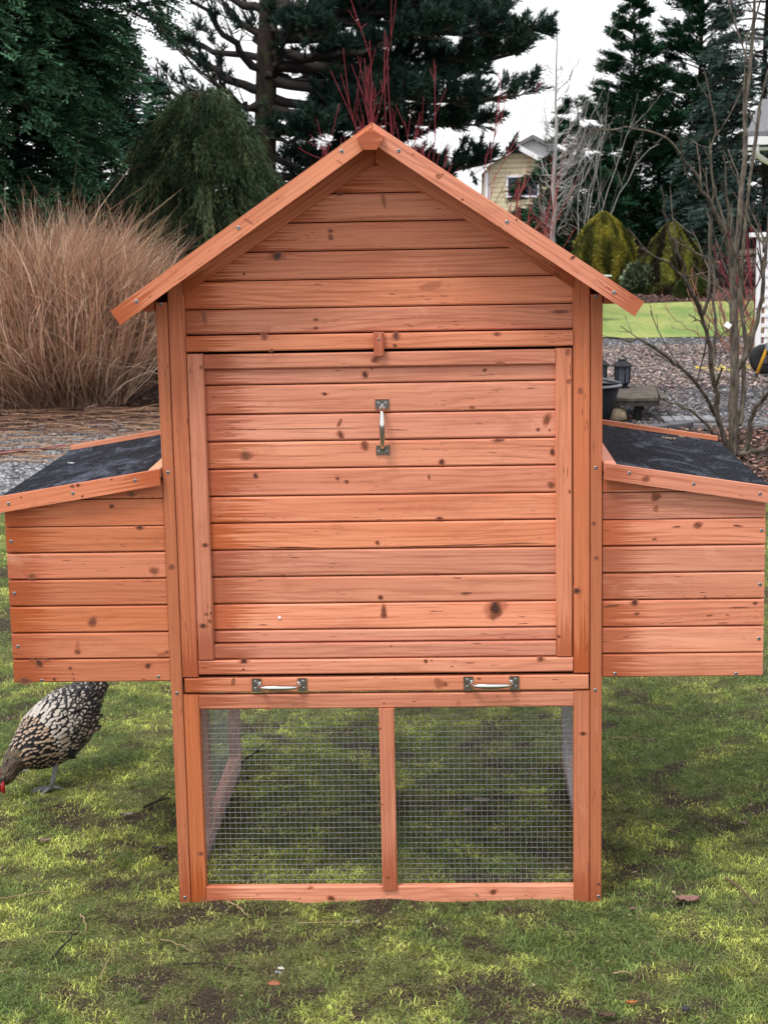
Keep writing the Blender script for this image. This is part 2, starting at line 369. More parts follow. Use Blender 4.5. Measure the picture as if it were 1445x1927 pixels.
sheet('mulch_bed', [(.9, 5.0), (6, 4.7), (9, 5.0), (9, 8.4), (.9, 8.4)], -.004, MULCH)
sheet('far_lawn', [(.3, 17.0), (13, 17.2), (13, 24.4), (.3, 24.4)], -.004, TURF, .08)
sheet('mulch_bed', [(.2, 24.1), (16, 24.1), (16, 40), (.2, 40)], 0.0, MULCH)

# ------------------------------------------------------------------ moss and grass on the lawn
def sample_lawn(n, y0=-1.3, y1=5.3):
    Y = y0+(y1-y0)*rng.random(n)**1.15; d = Y+3.87; half = d*.218+.25
    X = .15-.045*d+(rng.random(n)*2-1)*half
    return X, Y
def blades(name, X, Y, H, Wd, lean, col, mat, label=None):
    n = len(X); Z = hgt(X, Y)+.008; az = rng.random(n)*2*PI; la = rng.random(n)*2*PI
    P = np.stack([X, Y, Z], 1); s = np.stack([np.cos(az), np.sin(az), 0*az], 1)*Wd[:, None]/2
    ld = np.stack([np.cos(la), np.sin(la), 0*la], 1)*(lean*H)[:, None]; up = np.array([0, 0, 1.0])
    mid = P+up*(H*.6)[:, None]+ld*.4; tip = P+up*H[:, None]*np.clip(1-lean*.4, .15, 1)[:, None]+ld
    V = np.stack([P-s, P+s, mid+s*.8, mid-s*.8, tip], 1).reshape(-1, 3); b = np.arange(n)[:, None]*5
    F = np.concatenate([b+np.array([[0, 1, 2]]), b+np.array([[0, 2, 3]]), b+np.array([[3, 2, 4]])], 0)
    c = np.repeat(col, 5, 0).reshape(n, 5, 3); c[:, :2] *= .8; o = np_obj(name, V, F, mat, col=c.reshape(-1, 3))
    return tag(o, kind='stuff')
def under(X, Y): return (np.abs(X) < .47) & (Y > .02) & (Y < 1.0)
n = 680000; X, Y = sample_lawn(n); m1, g1, b1 = cover(X, Y)
keep = (b1+rng.normal(0, .07, n) < .585+.3*(rng.random(n) < .22)) & ~((np.abs(np.abs(X)-.476) < .02) & (Y > -.01) & (Y < 1.06)) & ~((np.abs(X) < .49) & (np.abs(Y-.015) < .022))
X, Y, m1, g1, b1 = [q[keep] for q in (X, Y, m1, g1, b1)]; n = len(X)
br = np.clip((m1-.43)*7+rng.normal(0, .25, n), 0, 1)[:, None]; c = MOSSD*.9+(MOSSC*1.12-MOSSD*.9)*br
gm = np.clip((g1-.475)*8, 0, 1)[:, None]; c = c+(GRASSC-c)*gm*.8; dry = rng.random(n) < .07+.25*(b1 > .54); c[dry] = STRAW*(.4+.6*rng.random((dry.sum(), 1)))
c = c*(.5+.9*rng.random((n, 1)))*(.05+1.95*fbm(X*38, Y*38, 41, 3))[:, None]
blades('moss', X, Y, (.004+.009*rng.random(n)*(1+br[:, 0]*.5))*(.35+1.45*fbm(X*30, Y*30, 47, 3)), .0011+.0015*rng.random(n), .4+1.3*rng.random(n), c, BLADE)
n = 60000; X, Y = sample_lawn(n); m1, g1, b1 = cover(X, Y)
keep = (g1+rng.normal(0, .06, n) > .49) & (b1 < .62) & ~((np.abs(np.abs(X)-.476) < .02) & (Y > -.01) & (Y < 1.06)) & ~((np.abs(X) < .49) & (np.abs(Y-.015) < .03))
X, Y = X[keep], Y[keep]; n = len(X); c = GRASSC*(.6+.9*rng.random((n, 1)))*np.array([1, 1, .9])
dry = rng.random(n) < .08; c[dry] = STRAW*.8
H = .014+.028*rng.random(n)**2; H[(np.abs(X) < .55) & (Y < .1) & (Y > -.12)] *= .7
blades('grass', X, Y, H, .0014+.0014*rng.random(n), .5+1.0*rng.random(n), c, BLADE)

# ================================================================== THE COOP
D = 1.04                                            # depth of the body
coop = empty('chicken_coop', (0, .5, 0), 'orange stained wooden chicken coop with gable roof, side nest boxes and wire run', 'chicken coop')
XA, XB, ZA = (1, 0, 0), (0, 1, 0), (0, 0, 1)
WK = [WOOD, KNOT, GAP, PALE]
def knots(mb, lst, y, kd=0.0):
    for j, k in enumerate(lst):
        k = list(k)+[0]*(5-len(k))
        if len(k) < 6: k.append(random.choice([0, .15, .3]))
        if k[5] < .5 and min(k[2:4]) > 2.2:        # grain swelling round the knot
            mb.disc((at(k[0], k[1], y)[0], at(k[0], k[1], y)[2]), k[2]*2.6/850, k[3]*1.8/850, y-.0003, k[4], 1, 14, .93)
        px, py, rx, ry = k[:4]; r = k[4] if len(k) > 4 else 0
        p = at(px, py, y); sca = 1/850.
        mb.disc((p[0], p[2]), rx*1.4*sca, ry*1.4*sca, y-.0005-.00006*j, r, 1, 14, k[5] if len(k) > 5 else kd)
Z1 = [1.382+.0617*k for k in range(6)]              # gable seams
# side edge strips, four corner uprights
def vpost(x0, x1, z0, z1, y0, y1, orange=.75, kn=(), ky=None, name='post'):
    mb = MB(); mb.board(((x0+x1)/2, (y0+y1)/2, z0), ((x0+x1)/2, (y0+y1)/2, z1), x1-x0, y1-y0, XA, .002, orange)
    if kn: knots(mb, kn, y0)
    return mb.build(name, WK, coop)
vpost(-.490, -.4640, 0, 1.400, 0, .035, .9, [(323, 1067, 5, 5)]); vpost(.4640, .490, 0, 1.402, 0, .035, .95, [(1127, 1665, 4, 3), (1117, 985, 3, 4), (1122, 1050, 5, 5, 0, .5)])
vpost(-.490, -.4640, 0, 1.400, D-.035, D, .8); vpost(.4640, .490, 0, 1.400, D-.035, D, .8)
# upright rails of the front panel, upper and lower
vpost(-.4625, -.4262, .549, 1.452, .0015, .032, .8, name='front_stile'); vpost(.4262, .4625, .551, 1.452, .0015, .032, .8, [(1085, 1112, 6, 6), (1092, 735, 5, 8, 0, .6)], name='front_stile')
vpost(-.4628, -.4275, 0, .5065, .0015, .032, .8, [(378, 1607, 5, 4)], name='run_stile'); vpost(.4268, .4628, 0, .5075, .0015, .032, .8, [(1097, 1381, 5, 4)], name='run_stile')
# gable: planks, trims, header
mb = MB(); yg = .0125
for k, (zb, zt) in enumerate(zip([1.3265]+Z1, Z1+[1.728])):
    if zb == 1.3265: half = .4255
    elif zt > 1.70: half = None
    else: half = min(.4255, (1.735-zt)/.675+.052)
    if half: mb.board((-half, yg+.009, (zb+zt)/2), (half, yg+.009, (zb+zt)/2), zt-zb-.0025, .018, ZA, .0035, .06)
    else: mb.prism([(-.11, yg, zb+.001), (.11, yg, zb+.001), (0, yg, 1.752)], (0, .018, 0), udir=XA)
knots(mb, [(522, 481, 9, 8), (622, 434, 4, 3), (622, 446, 4, 5), (459, 515, 3, 2), (384, 596, 3, 13, .15, .4), (594, 601, 3, 3), (594, 617, 3, 3), (1054, 586, 15, 3, 0), (722, 376, 4, 18, .1, .8), (640, 365, 4, 3), (810, 538, 24, 8, .1, .95)], yg)
mb.prism([(-.4255, .031, 1.29), (.4255, .031, 1.29), (.4255, .031, 1.45), (.01, .031, 1.725), (-.01, .031, 1.725), (-.4255, .031, 1.45)], (0, .006, 0), 2)
mb.build('gable_wall', WK, coop)
mb = MB(); mb.board((-.4255, .008, 1.3075), (.4255, .008, 1.3075), .0345, .017, ZA, .003, .05)
knots(mb, [(497, 632, 5, 7, 0, .4), (745, 632, 5, 9), (743, 650, 3, 3), (935, 628, 5, 4, 0, .4), (512, 658, 5, 2)], -.0005); mb.build('door_header', WK, coop)
for s in (-1, 1):
    mb = MB(); a = Vector((s*.4262, .0155, 1.416+.018)); b = Vector((s*.001, .0155, 1.692+.018)); dd = (b-a).normalized(); nn = Vector((-dd.z*s, 0, dd.x*s)); nn = nn if nn.z > 0 else -nn
    # trim board lying on the gable under the roof, cut plumb at the upright and at the ridge
    mb.prism([(s*.4262, 0, 1.416), (s*.0008, 0, 1.692), (s*.0008, 0, 1.744), (s*.4262, 0, 1.455)][::s], (0, .030, 0), orange=.25, udir=tuple(dd))
    mb.build('gable_trim', WK, coop)
# roof
SL = .675; cs = 1/math.hypot(1, SL); YF = -.12
for s in (-1, 1):
    mb = MB(); e = Vector((s*.567, 0, 1.773-SL*.567)); r = Vector((0, 0, 1.773)); dd = (r-e).normalized(); nn = Vector((SL*s, 0, 1)).normalized()
    def P(t, h, y): q = e+dd*((r-e).length*t)+nn*h; return (q.x, y, q.z)
    ln = (r-e).length
    # plank deck, two sheets deep in Y, felt on top
    for j in range(8):
        t0, t1 = j/8, (j+1)/8-.004
        mb.board(P((t0+t1)/2, -.013, YF+.0175), P((t0+t1)/2, -.013, D+.1), (t1-t0)*ln, .014, tuple(dd), .002, .1)
    o = mb.build('roof_deck', WK, coop)
    fb = MB(); fb.prism([P(0.0, -.0055, YF+.02), P(1.0, -.0055, YF+.02), P(1.0, -.001, YF+.02), P(0, -.001, YF+.02)][::s], (0, D+.08-YF-.02, 0)); fb.build('roofing_felt', FELT, o)
    # bargeboard on the front edge
    fa = MB(); q0 = e-nn*.018; q1 = r-nn*.018; k = .036*SL*.5
    pts = [e, r+Vector((0, 0, 0)), r-Vector((0, 0, .036/cs)), e-nn*.036]
    fa.prism([(p.x-.0004*s*0+(s*.0006 if abs(p.x) < 1e-6 else 0), YF, p.z) for p in pts][::s], (0, .0175, 0), orange=.12, udir=tuple(dd))
    if s > 0: knots(fa, [(825, 331, 6, 5, .4, .6), (777, 290, 2, 2), (833, 327, 2, 2), (870, 375, 3, 2), (1078, 484, 4, 3, .5), (972, 413, 2, 2)], YF)
    else: knots(fa, [(468, 416, 10, 3, -.6, .8), (640, 305, 9, 2, -.6, .9)], YF)
    fa.build('bargeboard', WK, coop)
    # back bargeboard
    fb = MB(); fb.prism([(p.x+(s*.0006 if abs(p.x) < 1e-6 else 0), D+.085, p.z) for p in pts][::s], (0, .0175, 0), udir=tuple(dd)); fb.build('bargeboard', WK, coop)
    # rafter under the eave, seen from below beside the wall
    rf = MB(); rf.board((s*.505, .0, 1.773-SL*.505-.036), (s*.505, D, 1.773-SL*.505-.036), .03, .025, ZA, .002, .3); rf.build('eave_rail', WK, coop)
mb = MB(); mb.prism([(-.0035, YF-.016, 1.7605), (-.0325, YF-.016, 1.7405), (-.0165, YF-.016, 1.7165), (.0085, YF-.016, 1.7165), (.0245, YF-.016, 1.742)], (0, .0155, 0), orange=.3, udir=XA)
mb.f[-7:] = [f for f in mb.f[-7:]]; mb.build('ridge_block', WK, coop)
# door: planks, frame, handle
door = empty('door', (0, 0, .95)); door.parent = coop; door.location = Vector((0, 0, .95))-wloc(coop)
mb = MB(); yd = .0125; seams = [.6245, .6545, .7155, .778, .840, .902, .963, 1.025, 1.087, 1.148, 1.214, 1.2515]
for zb, zt in zip(seams[:-1], seams[1:]):
    mb.board((-.389, yd+.008, (zb+zt)/2), (.389, yd+.008, (zb+zt)/2), zt-zb-.0026, .016, ZA, .0034, .03)
# long cracks in the planks
def crack(x0, y0, x1, y1, th, yy):
    a, b = at(x0, y0, yy-.0005), at(x1, y1, yy-.0005); i0 = len(mb.v); N = 10; pts = []
    for i in range(N+1):
        t = i/N; p = a+(b-a)*t; h = th*math.sin(PI*t)**.5*random.uniform(.5, 1.1)/850; z = p[2]+random.uniform(-.0006, .0006)
        mb.v.append(Vector((p[0], yy-.0005, z+h/2))); mb.v.append(Vector((p[0], yy-.0005, z-h/2)))
    for i in range(N): q = i0+2*i; mb.face((q, q+1, q+3, q+2), [(0, 0)]*4, (0, 0, 0), 2)
for c_ in [(460, 1029, 600, 1030, 1.6), (735, 1029, 1042, 1021, 1.5), (392, 808, 700, 806, 1.0), (724, 808, 770, 809, 1.2), (840, 772, 990, 770, .8), (868, 1116, 890, 1116, 2), (880, 708, 935, 704, .8), (700, 1225, 1000, 1215, .5), (500, 863, 700, 850, .5), (920, 857, 1040, 863, .5)]: crack(*c_, yd)
knots(mb, [(700, 694, 2, 2), (687, 705, 4, 7, .3), (912, 696, 3, 3), (402, 747, 3, 3, 0, .6), (611, 741, 4, 3), (888, 766, 4, 3, 0, .4), (1029, 789, 5, 11, -.25, .4), (1012, 808, 3, 3), (1034, 809, 2, 2), (639, 795, 4, 9, -.5, .5), (641, 818, 4, 9, .4, .2), (462, 857, 8, 7), (462, 857, 14, 9, 0, .95), (686, 838, 5, 10, .05, .3), (831, 869, 5, 5), (938, 828, 9, 3, 0, .3), (481, 895, 4, 5, .5), (635, 900, 3, 3), (652, 906, 3, 3), (807, 897, 2, 6), (1037, 912, 5, 6), (827, 975, 5, 3), (710, 1021, 3, 4), (532, 1082, 4, 2), (716, 1124, 4, 4), (722, 1150, 4, 11, 0, .2), (876, 1116, 9, 2), (932, 1145, 13, 15, .3), (928, 1160, 8, 6, .6, .5), (722, 1158, 4, 5), (1039, 850, 3, 7)], yd)
mb.build('plank_panel', WK, door)
for x0, x1, kn in ((-.4245, -.3885, [(386, 1026, 5, 4), (397, 1154, 2, 3), (388, 1156, 3, 3), (395, 1169, 4, 3), (382, 1178, 7, 4), (379, 691, 3, 3)]), (.3875, .4235, [(1051, 1198, 3, 3), (1070, 717, 6, 5, 0, .6), (1072, 925, 4, 4, 0, .6), (1068, 662, 6, 7, 0, .7)])):
    mb = MB(); mb.board(((x0+x1)/2, .010, .590), ((x0+x1)/2, .010, 1.2855), x1-x0, .020, XA, .003, .55); knots(mb, kn, 0.0); mb.build('door_stile', WK, door)
mb = MB(); mb.board((-.3875, .010, 1.2675), (.3868, .010, 1.2675), .0325, .019, ZA, .003, .05); knots(mb, [(705, 677, 6, 5), (941, 683, 12, 3, 0, .6), (510, 661, 4, 2)], .0005); mb.build('door_rail', WK, door)
mb = MB(); mb.board((-.3875, .013, .6065), (.3868, .013, .6065), .0335, .017, ZA, .003, .02); knots(mb, [(736, 1216, 3, 2, 0, .6)], .0045); mb.build('door_rail', WK, door)
mb = MB(); mb.board((-.4248, .010, .5705), (.4248, .010, .5705), .0335, .020, ZA, .003, .05); knots(mb, [(459, 1244, 7, 5), (458, 1260, 3, 2), (801, 1244, 3, 4, .4), (812, 1243, 2, 2), (1017, 1240, 5, 6, -.3, .3), (850, 1254, 3, 2, 0, .6)], 0.0); mb.build('door_sill', WK, coop)
mb = MB(); mb.prism([(-.43, .05, .553), (.43, .05, .553), (.43, .05, 1.30), (-.43, .05, 1.30)], (0, .006, 0), 0); mb.build('inner_wall', [GAP, KNOT, GAP, GAP], coop)
# tray with two pulls
mb = MB(); mb.board((-.4585, .011, .5285), (.4600, .011, .5285), .0345, .020, ZA, .003, .02); knots(mb, [(439, 1283, 4, 11, -.15, .55), (826, 1286, 11, 10, -.6, .75), (838, 1288, 4, 4, 0, .4), (901, 1277, 5, 3, 0, .5)], .0010)
tray = mb.build('tray_front', WK, coop)
mb = MB(); mb.box((-.455, .03, .513), (.455, 1.0, .523)); mb.build('tray_floor', WK, coop)
# toggle
mb = MB(); mb.board((.0005, -.0075, 1.277), (.0005, -.0075, 1.3275), .0225, .014, XA, .002, .1); tog = mb.build('toggle_latch', WK, coop)
def screw(x, y, z, parent, r=.0042, nrm=(0, -1, 0)):
    m = MB(); a = random.uniform(0, 1.5); n = Vector(nrm)
    m.lathe((x, y, z), [(r, -.0008), (r, .0005), (r*.8, .0011), (r*.45, .0012), (r*.4, .0004), (0, .0003)], 12, 0, nrm)
    u = n.orthogonal().normalized(); v = n.cross(u)
    for q in (a, a+PI/2):
        d1 = (u*math.cos(q)+v*math.sin(q)); d2 = n.cross(d1); c = Vector((x, y, z))+n*.0014; i0 = len(m.v)
        for e1, e2 in ((-1, -1), (1, -1), (1, 1), (-1, 1)): m.v.append(c+d1*e1*r*.62+d2*e2*r*.15)
        m.face((i0, i0+1, i0+2, i0+3), [(0, 0)]*4, (0, 0, 0), 1)
    return m.build('screw', [ZINC, SLOT], parent)
def screw_px(px, py, y, parent, r=.0042): p = at(px, py, y); return screw(p[0], y-.0003, p[2], parent, r)
screw_px(713, 638, -.0145, tog, .003)
for px, py in [(302, 572), (316, 889), (333, 1305), (348, 1690), (1122, 557), (1121, 880), (1120, 1299), (1126, 1688)]: screw_px(px, py, 0, coop)
for px, py in [(643, 284), (449, 428), (257, 567), (750, 283), (954, 417), (1155, 550)]: screw_px(px, py, YF, coop, .0044)
def pull(cx, cz, horiz, L, parent, y0):
    """cast pull: two screwed plates and a swelling bowed grip"""
    A = Vector((1, 0, 0)) if horiz else Vector((0, 0, 1)); B = Vector((0, 0, 1)) if horiz else Vector((1, 0, 0)); c = Vector((cx, y0, cz)); N = Vector((0, -1, 0))
    m = MB(); h = L/2; pw = .0225
    for s in (-1, 1):
        q = c+A*s*(h-pw/2)
        m.board(q-B*.0155+N*.0018, q+B*.0155+N*.0018, pw, .0036, tuple(A), .0012)
    pts, rad = [], []; g = h-pw*.72
    for i in range(21):
        t = -1+2*i/20; prof = min(1, (1-abs(t))*4.2); prof = prof*prof*(3-2*prof)
        pts.append(c+A*t*g+N*(.004+.021*prof+.004*(1-t*t))); rad.append(.0036+.0034*(1-t*t)**1.5+.0035*max(0, abs(t)-.84)/.16)
    m.tube(pts, rad, 12); o = m.build('pull_handle', CHROME, parent)
    for s in (-1, 1):
        for b in (-1, 1):
            p = c+A*s*(h-pw*.40)+B*b*.0082+N*.0036; screw(p.x, p.y, p.z, o, .0036) if False else SCREWQ.append((o, p))
    return o
SCREWQ = []
pull(.0045, 1.1155, False, .126, door, yd); 
pull(-.2415, .5290, True, .127, coop, .001); pull(.2405, .5290, True, .127, coop, .001)
for o, p in SCREWQ:
    if o.parent is door:                     # sub-part depth is used up: screws joined to the door as its own parts
        screw(p.x, p.y, p.z, door, .0036)
    else: screw(p.x, p.y, p.z, o, .0036)
mb = MB(); p = at(526, 1163, yd); mb.lathe((p[0], yd-.0005, p[2]), [(0.004, -.001), (.0035, .0015), (.002, .0032), (0, .0036)], 10, 0, (0, -1, 0)); mb.build('white_dab', simple('white_dab', (.8, .8, .8), .5), door)
# run frame and wire
mb = MB(); mb.board((-.4270, .012, .4885), (.4262, .012, .4885), .0345, .020, ZA, .003, .08); knots(mb, [(504, 1334, 4, 3, 0, .4), (593, 1334, 3, 2, 0, .4), (723, 1324, 2, 2), (779, 1332, 3, 2), (779, 1320, 4, 1, 0, .3)], .0020)
p = at(862, 1323, .0015); mb.disc((p[0], p[2]), .008, .009, .0012, 0, 1, 14, 1.0); mb.build('run_rail', WK, coop)
mb = MB(); mb.board((-.4270, .012, .0215), (.4262, .012, .0215), .043, .020, ZA, .003, .0); knots(mb, [(623, 1691, 6, 5), (584, 1671, 6, 4, .2, .7), (928, 1679, 6, 5)], .0020); mb.build('run_rail', WK, coop)
mb = MB(); mb.board((.0012, .0065, .036), (.0012, .0065, .4712), .0345, .0225, XA, .003, .3); knots(mb, [(713, 1371, 5, 2, 0, .3), (716, 1514, 5, 2, 0, .4), (731, 1652, 4, 3, 0, .4), (716, 1665, 3, 2)], -.0048)
crack_mb = mb; mb.build('centre_stile', WK, coop)
def wire_mesh(name, a, b, c, parent):
    """a corner, b and c edge vectors; welded 12.7 mm grid"""
    a, b, c = Vector(a), Vector(b), Vector(c); V = []; F = []; r = .0005; nb = int(b.length/.0127); nc = int(c.length/.0127); nrm = b.cross(c).normalized()
    def wire(p, q, o):
        d = (q-p).normalized(); u = nrm; v = d.cross(u); i0 = len(V); k = 3; N = 7
        ph = random.uniform(0, 6)
        for i in range(N):
            x = p+(q-p)*(i/(N-1))+nrm*(o+.0012*math.sin(ph*.2+i*1.3))+v*.0006*math.sin(ph+i*1.7)
            for e in ((1, 0), (-.5, .87), (-.5, -.87)): V.append(x+u*e[0]*r+v*e[1]*r)
        for i in range(N-1):
            for j in range(3): j2 = (j+1) % 3; q0 = i0+i*3; F.append((q0+j, q0+j2, q0+3+j2, q0+3+j))
    for i in range(nb+1): wire(a+b*(i/nb), a+b*(i/nb)+c, 0)
    for i in range(nc+1): wire(a+c*(i/nc), a+c*(i/nc)+b, r*1.6)
    return np_obj(name, [tuple(v) for v in V], F, WIRE, parent, smooth=True)
wire_mesh('wire_mesh', (-.445, .026, .012), (.89, 0, 0), (0, 0, .485), coop)
# side frames: uprights, rails, wire, cladding of the house above
for s in (-1, 1):
    xm = s*.477; 
    mb = MB(); mb.board((xm, .036, .025), (xm, D-.036, .025), .05, .026, ZA, .002, .05); mb.build('side_rail', WK, coop)
    mb = MB(); mb.board((xm, .036, .50), (xm, D-.036, .50), .05, .026, ZA, .002, .2); mb.build('side_rail', WK, coop)
    mb = MB(); mb.board((xm, .40, .051), (xm, .40, .474), .036, .0255, XB, .002, .4); mb.build('side_stile', WK, coop)
    mb = MB(); mb.board((xm, D-.06, .051), (xm, D-.06, .474), .036, .0255, XB, .002, .4); mb.build('side_stile', WK, coop)
    wire_mesh('wire_mesh', (s*.4605, .04, .006), (0, D-.08, 0), (0, 0, .49), coop)
    mb = MB()
    for k in range(14): mb.board((s*.479, .036, .5575+.0617*k), (s*.479, D-.036, .5575+.0617*k), .059, .018, ZA, .003, .1)
    mb.build('side_wall', WK, coop)
mb = MB()
for k in range(14): mb.board((-.462, D-.012, .5575+.0617*k), (.462, D-.012, .5575+.0617*k), .059, .018, ZA, .003, .1)
mb.prism([(-.46, D-.02, 1.39), (.46, D-.02, 1.39), (.46, D-.02, 1.43), (0, D-.02, 1.73), (-.46, D-.02, 1.43)], (0, .015, 0)); mb.build('back_wall', WK, coop)
# nest boxes
boxk = {-1: [(247, 930, 6, 5), (210, 953, 4, 4), (263, 993, 6, 4), (60, 1085, 5, 5), (60, 1085, 13, 7, 0, .95), (290, 1074, 6, 5), (290, 1074, 10, 10, 0, .95), (174, 1170, 6, 10, -.5, .3), (146, 1227, 5, 4, 0, .2), (146, 1216, 5, 10, 0, .9), (314, 1227, 3, 3), (305, 1232, 12, 5, .2, .8), (74, 1248, 6, 9, .5), (132, 1257, 3, 3), (278, 1253, 5, 5), (102, 1278, 3, 3), (47, 1281, 12, 6), (37, 1283, 3, 3), (137, 1268, 2, 2), (139, 1277, 2, 2), (140, 1284, 2, 2), (270, 1280, 5, 4, 0, .5), (60, 1240, 8, 2, .4), (85, 1240, 10, 2, -.3), (28, 1037, 9, 1.2)],
        1: [(1234, 935, 9, 10, 0, .5), (1234, 935, 4, 4), (1234, 957, 6, 7, 0, .7), (1313, 988, 6, 5), (1313, 988, 9, 8, 0, .95), (1194, 1134, 6, 6), (1198, 1155, 4, 3), (1421, 1135, 4, 3), (1273, 991, 8, 1.2, .1), (1388, 989, 11, 1.2, -.1), (1231, 1014, 5, 2), (1389, 1143, 18, 1), (1335, 1158, 7, 1, .15), (1369, 1157, 5, 1, -.2), (1360, 1172, 12, .8), (1150, 1140, 18, 1.4, .12), (1327, 1124, 3, 2)]}
for s in (-1, 1):
    X0, X1 = s*.4915, s*.852; yb0, yb1 = .006, .770; org = .62 if s < 0 else .0
    lo = lambda x: 1.0325-(abs(x)-.4915)/(.862-.4915)*.0585            # top line of the lid
    box = MB(); sm = [.538, .594, .6555, .718, .780, .8415, .9025, .964, 1.01]
    for y, nrm in ((yb0, 0), (yb1-.016, 1)):
        for k, (zb, zt) in enumerate(zip(sm[:-1], sm[1:])):
            zt_ = zt-.0027; xe = X1
            if zt > .94:
                pts = [(X0, zb), (X1, zb)]; zo = min(zt_, lo(X1)-.030); zi = min(zt_, lo(X0)-.030)
                if zo <= zb: xe = s*(.4915+(1.0025-zb)/.0585*.3705); pts = [(X0, zb), (xe, zb), (X0, zi)]; 
                else: xk = s*(.4915+(1.0025-zt_)/.0585*.3705); pts = [(X0, zb), (X1, zb), (X1, zo)]+([(xk, zt_)] if abs(xk) < abs(X1) and abs(xk) > .4915 else [])+[(X0, zi)]
                box.prism([(a, y, b) for a, b in pts][::s], (0, .016, 0), orange=org, udir=XA)
            else:
                box.board((min(X0, X1), y+.008, (zb+zt_)/2), (max(X0, X1), y+.008, (zb+zt_)/2), zt_-zb, .016, ZA, .003, org*random.uniform(.75, 1.2))
    for k in range(7): box.board((X1-s*.008, yb0+.017, .5675+.0617*k), (X1-s*.008, yb1-.017, .5675+.0617*k), .0585, .0155, ZA, .003, org)
    box.prism([(X0, yb0+.0165, .545), (X1-s*.017, yb0+.0165, .545), (X1-s*.017, yb0+.0165, .93), (X0, yb0+.0165, .985)][::s], (0, .003, 0), 2)
    box.prism([(X0, yb0+.02, .540), (X1-s*.017, yb0+.02, .540), (X1-s*.017, yb0+.02, .552), (X0, yb0+.02, .552)][::s], (0, yb1-yb0-.04, 0))
    knots(box, boxk[s], yb0)
    nb = box.build('nest_box', WK, coop)
    # lid: felt-covered panel with raised wooden edging
    lid = MB(); L0, L1 = s*.4925, s*.862; yl0, yl1 = -.020, .790
    q = lambda x, dz, y: (x, y, lo(x)+dz)
    fx0 = s*.5215
    lid.prism([q(fx0, -.004, yl0+.0125), q(L1, -.004, yl0+.0125), q(L1, -.016, yl0+.0125), q(fx0, -.016, yl0+.0125)][::-s], (0, yl1-yl0-.026, 0))
    lidf = lid.build('lid_felt', FELT, nb)
    e1 = MB(); e1.prism([q(L0, 0, yl0), q(L1, 0, yl0), q(L1, -.0362, yl0), q(L0, -.0362, yl0)][::-s], (0, .0120, 0), orange=.2+org*.6, udir=(s*.3705, 0, -.0585))
    knots(e1, [(1215, 901, 5, 5), (1215, 901, 9, 6, 0, .9)] if s > 0 else [(136, 915, 3, 3), (147, 913, 3, 3), (155, 934, 3, 2), (40, 936, 2, 2), (210, 902, 2, 2)], yl0); 
    for c_ in ([] if s < 0 else []): pass
    e1.build('lid_edging', WK, nb)
    e2 = MB(); e2.prism([q(L0, .008, yl1-.014), q(L1, .008, yl1-.014), q(L1, -.030, yl1-.014), q(L0, -.030, yl1-.014)][::-s], (0, .014, 0), orange=.1, udir=(s*.3705, 0, -.0585)); e2.build('lid_edging', WK, nb)
    e3 = MB(); e3.prism([q(L0, .0005, yl0+.0125), q(fx0-s*.001, .0005, yl0+.0125), q(fx0-s*.001, -.02, yl0+.0125), q(L0, -.02, yl0+.0125)][::-s], (0, yl1-yl0-.028, 0), orange=.1, udir=XB); e3.build('lid_edging', [PALE if s < 0 else WOOD, KNOT, GAP, PALE], nb)
    for px, py in ([(16, 948), (137, 928), (254, 904)] if s < 0 else [(1184, 890), (1305, 911), (1430, 929)]): screw_px(px, py, yl0, nb, .0040)
    for px, py in ([(21, 1019), (27, 1117), (34, 1217), (79, 1281), (298, 1274)] if s < 0 else [(1433, 998), (1430, 1100), (1428, 1202), (1157, 1268), (1385, 1268)]): screw_px(px, py, yb0, nb, .0042)
# ---- END COOP

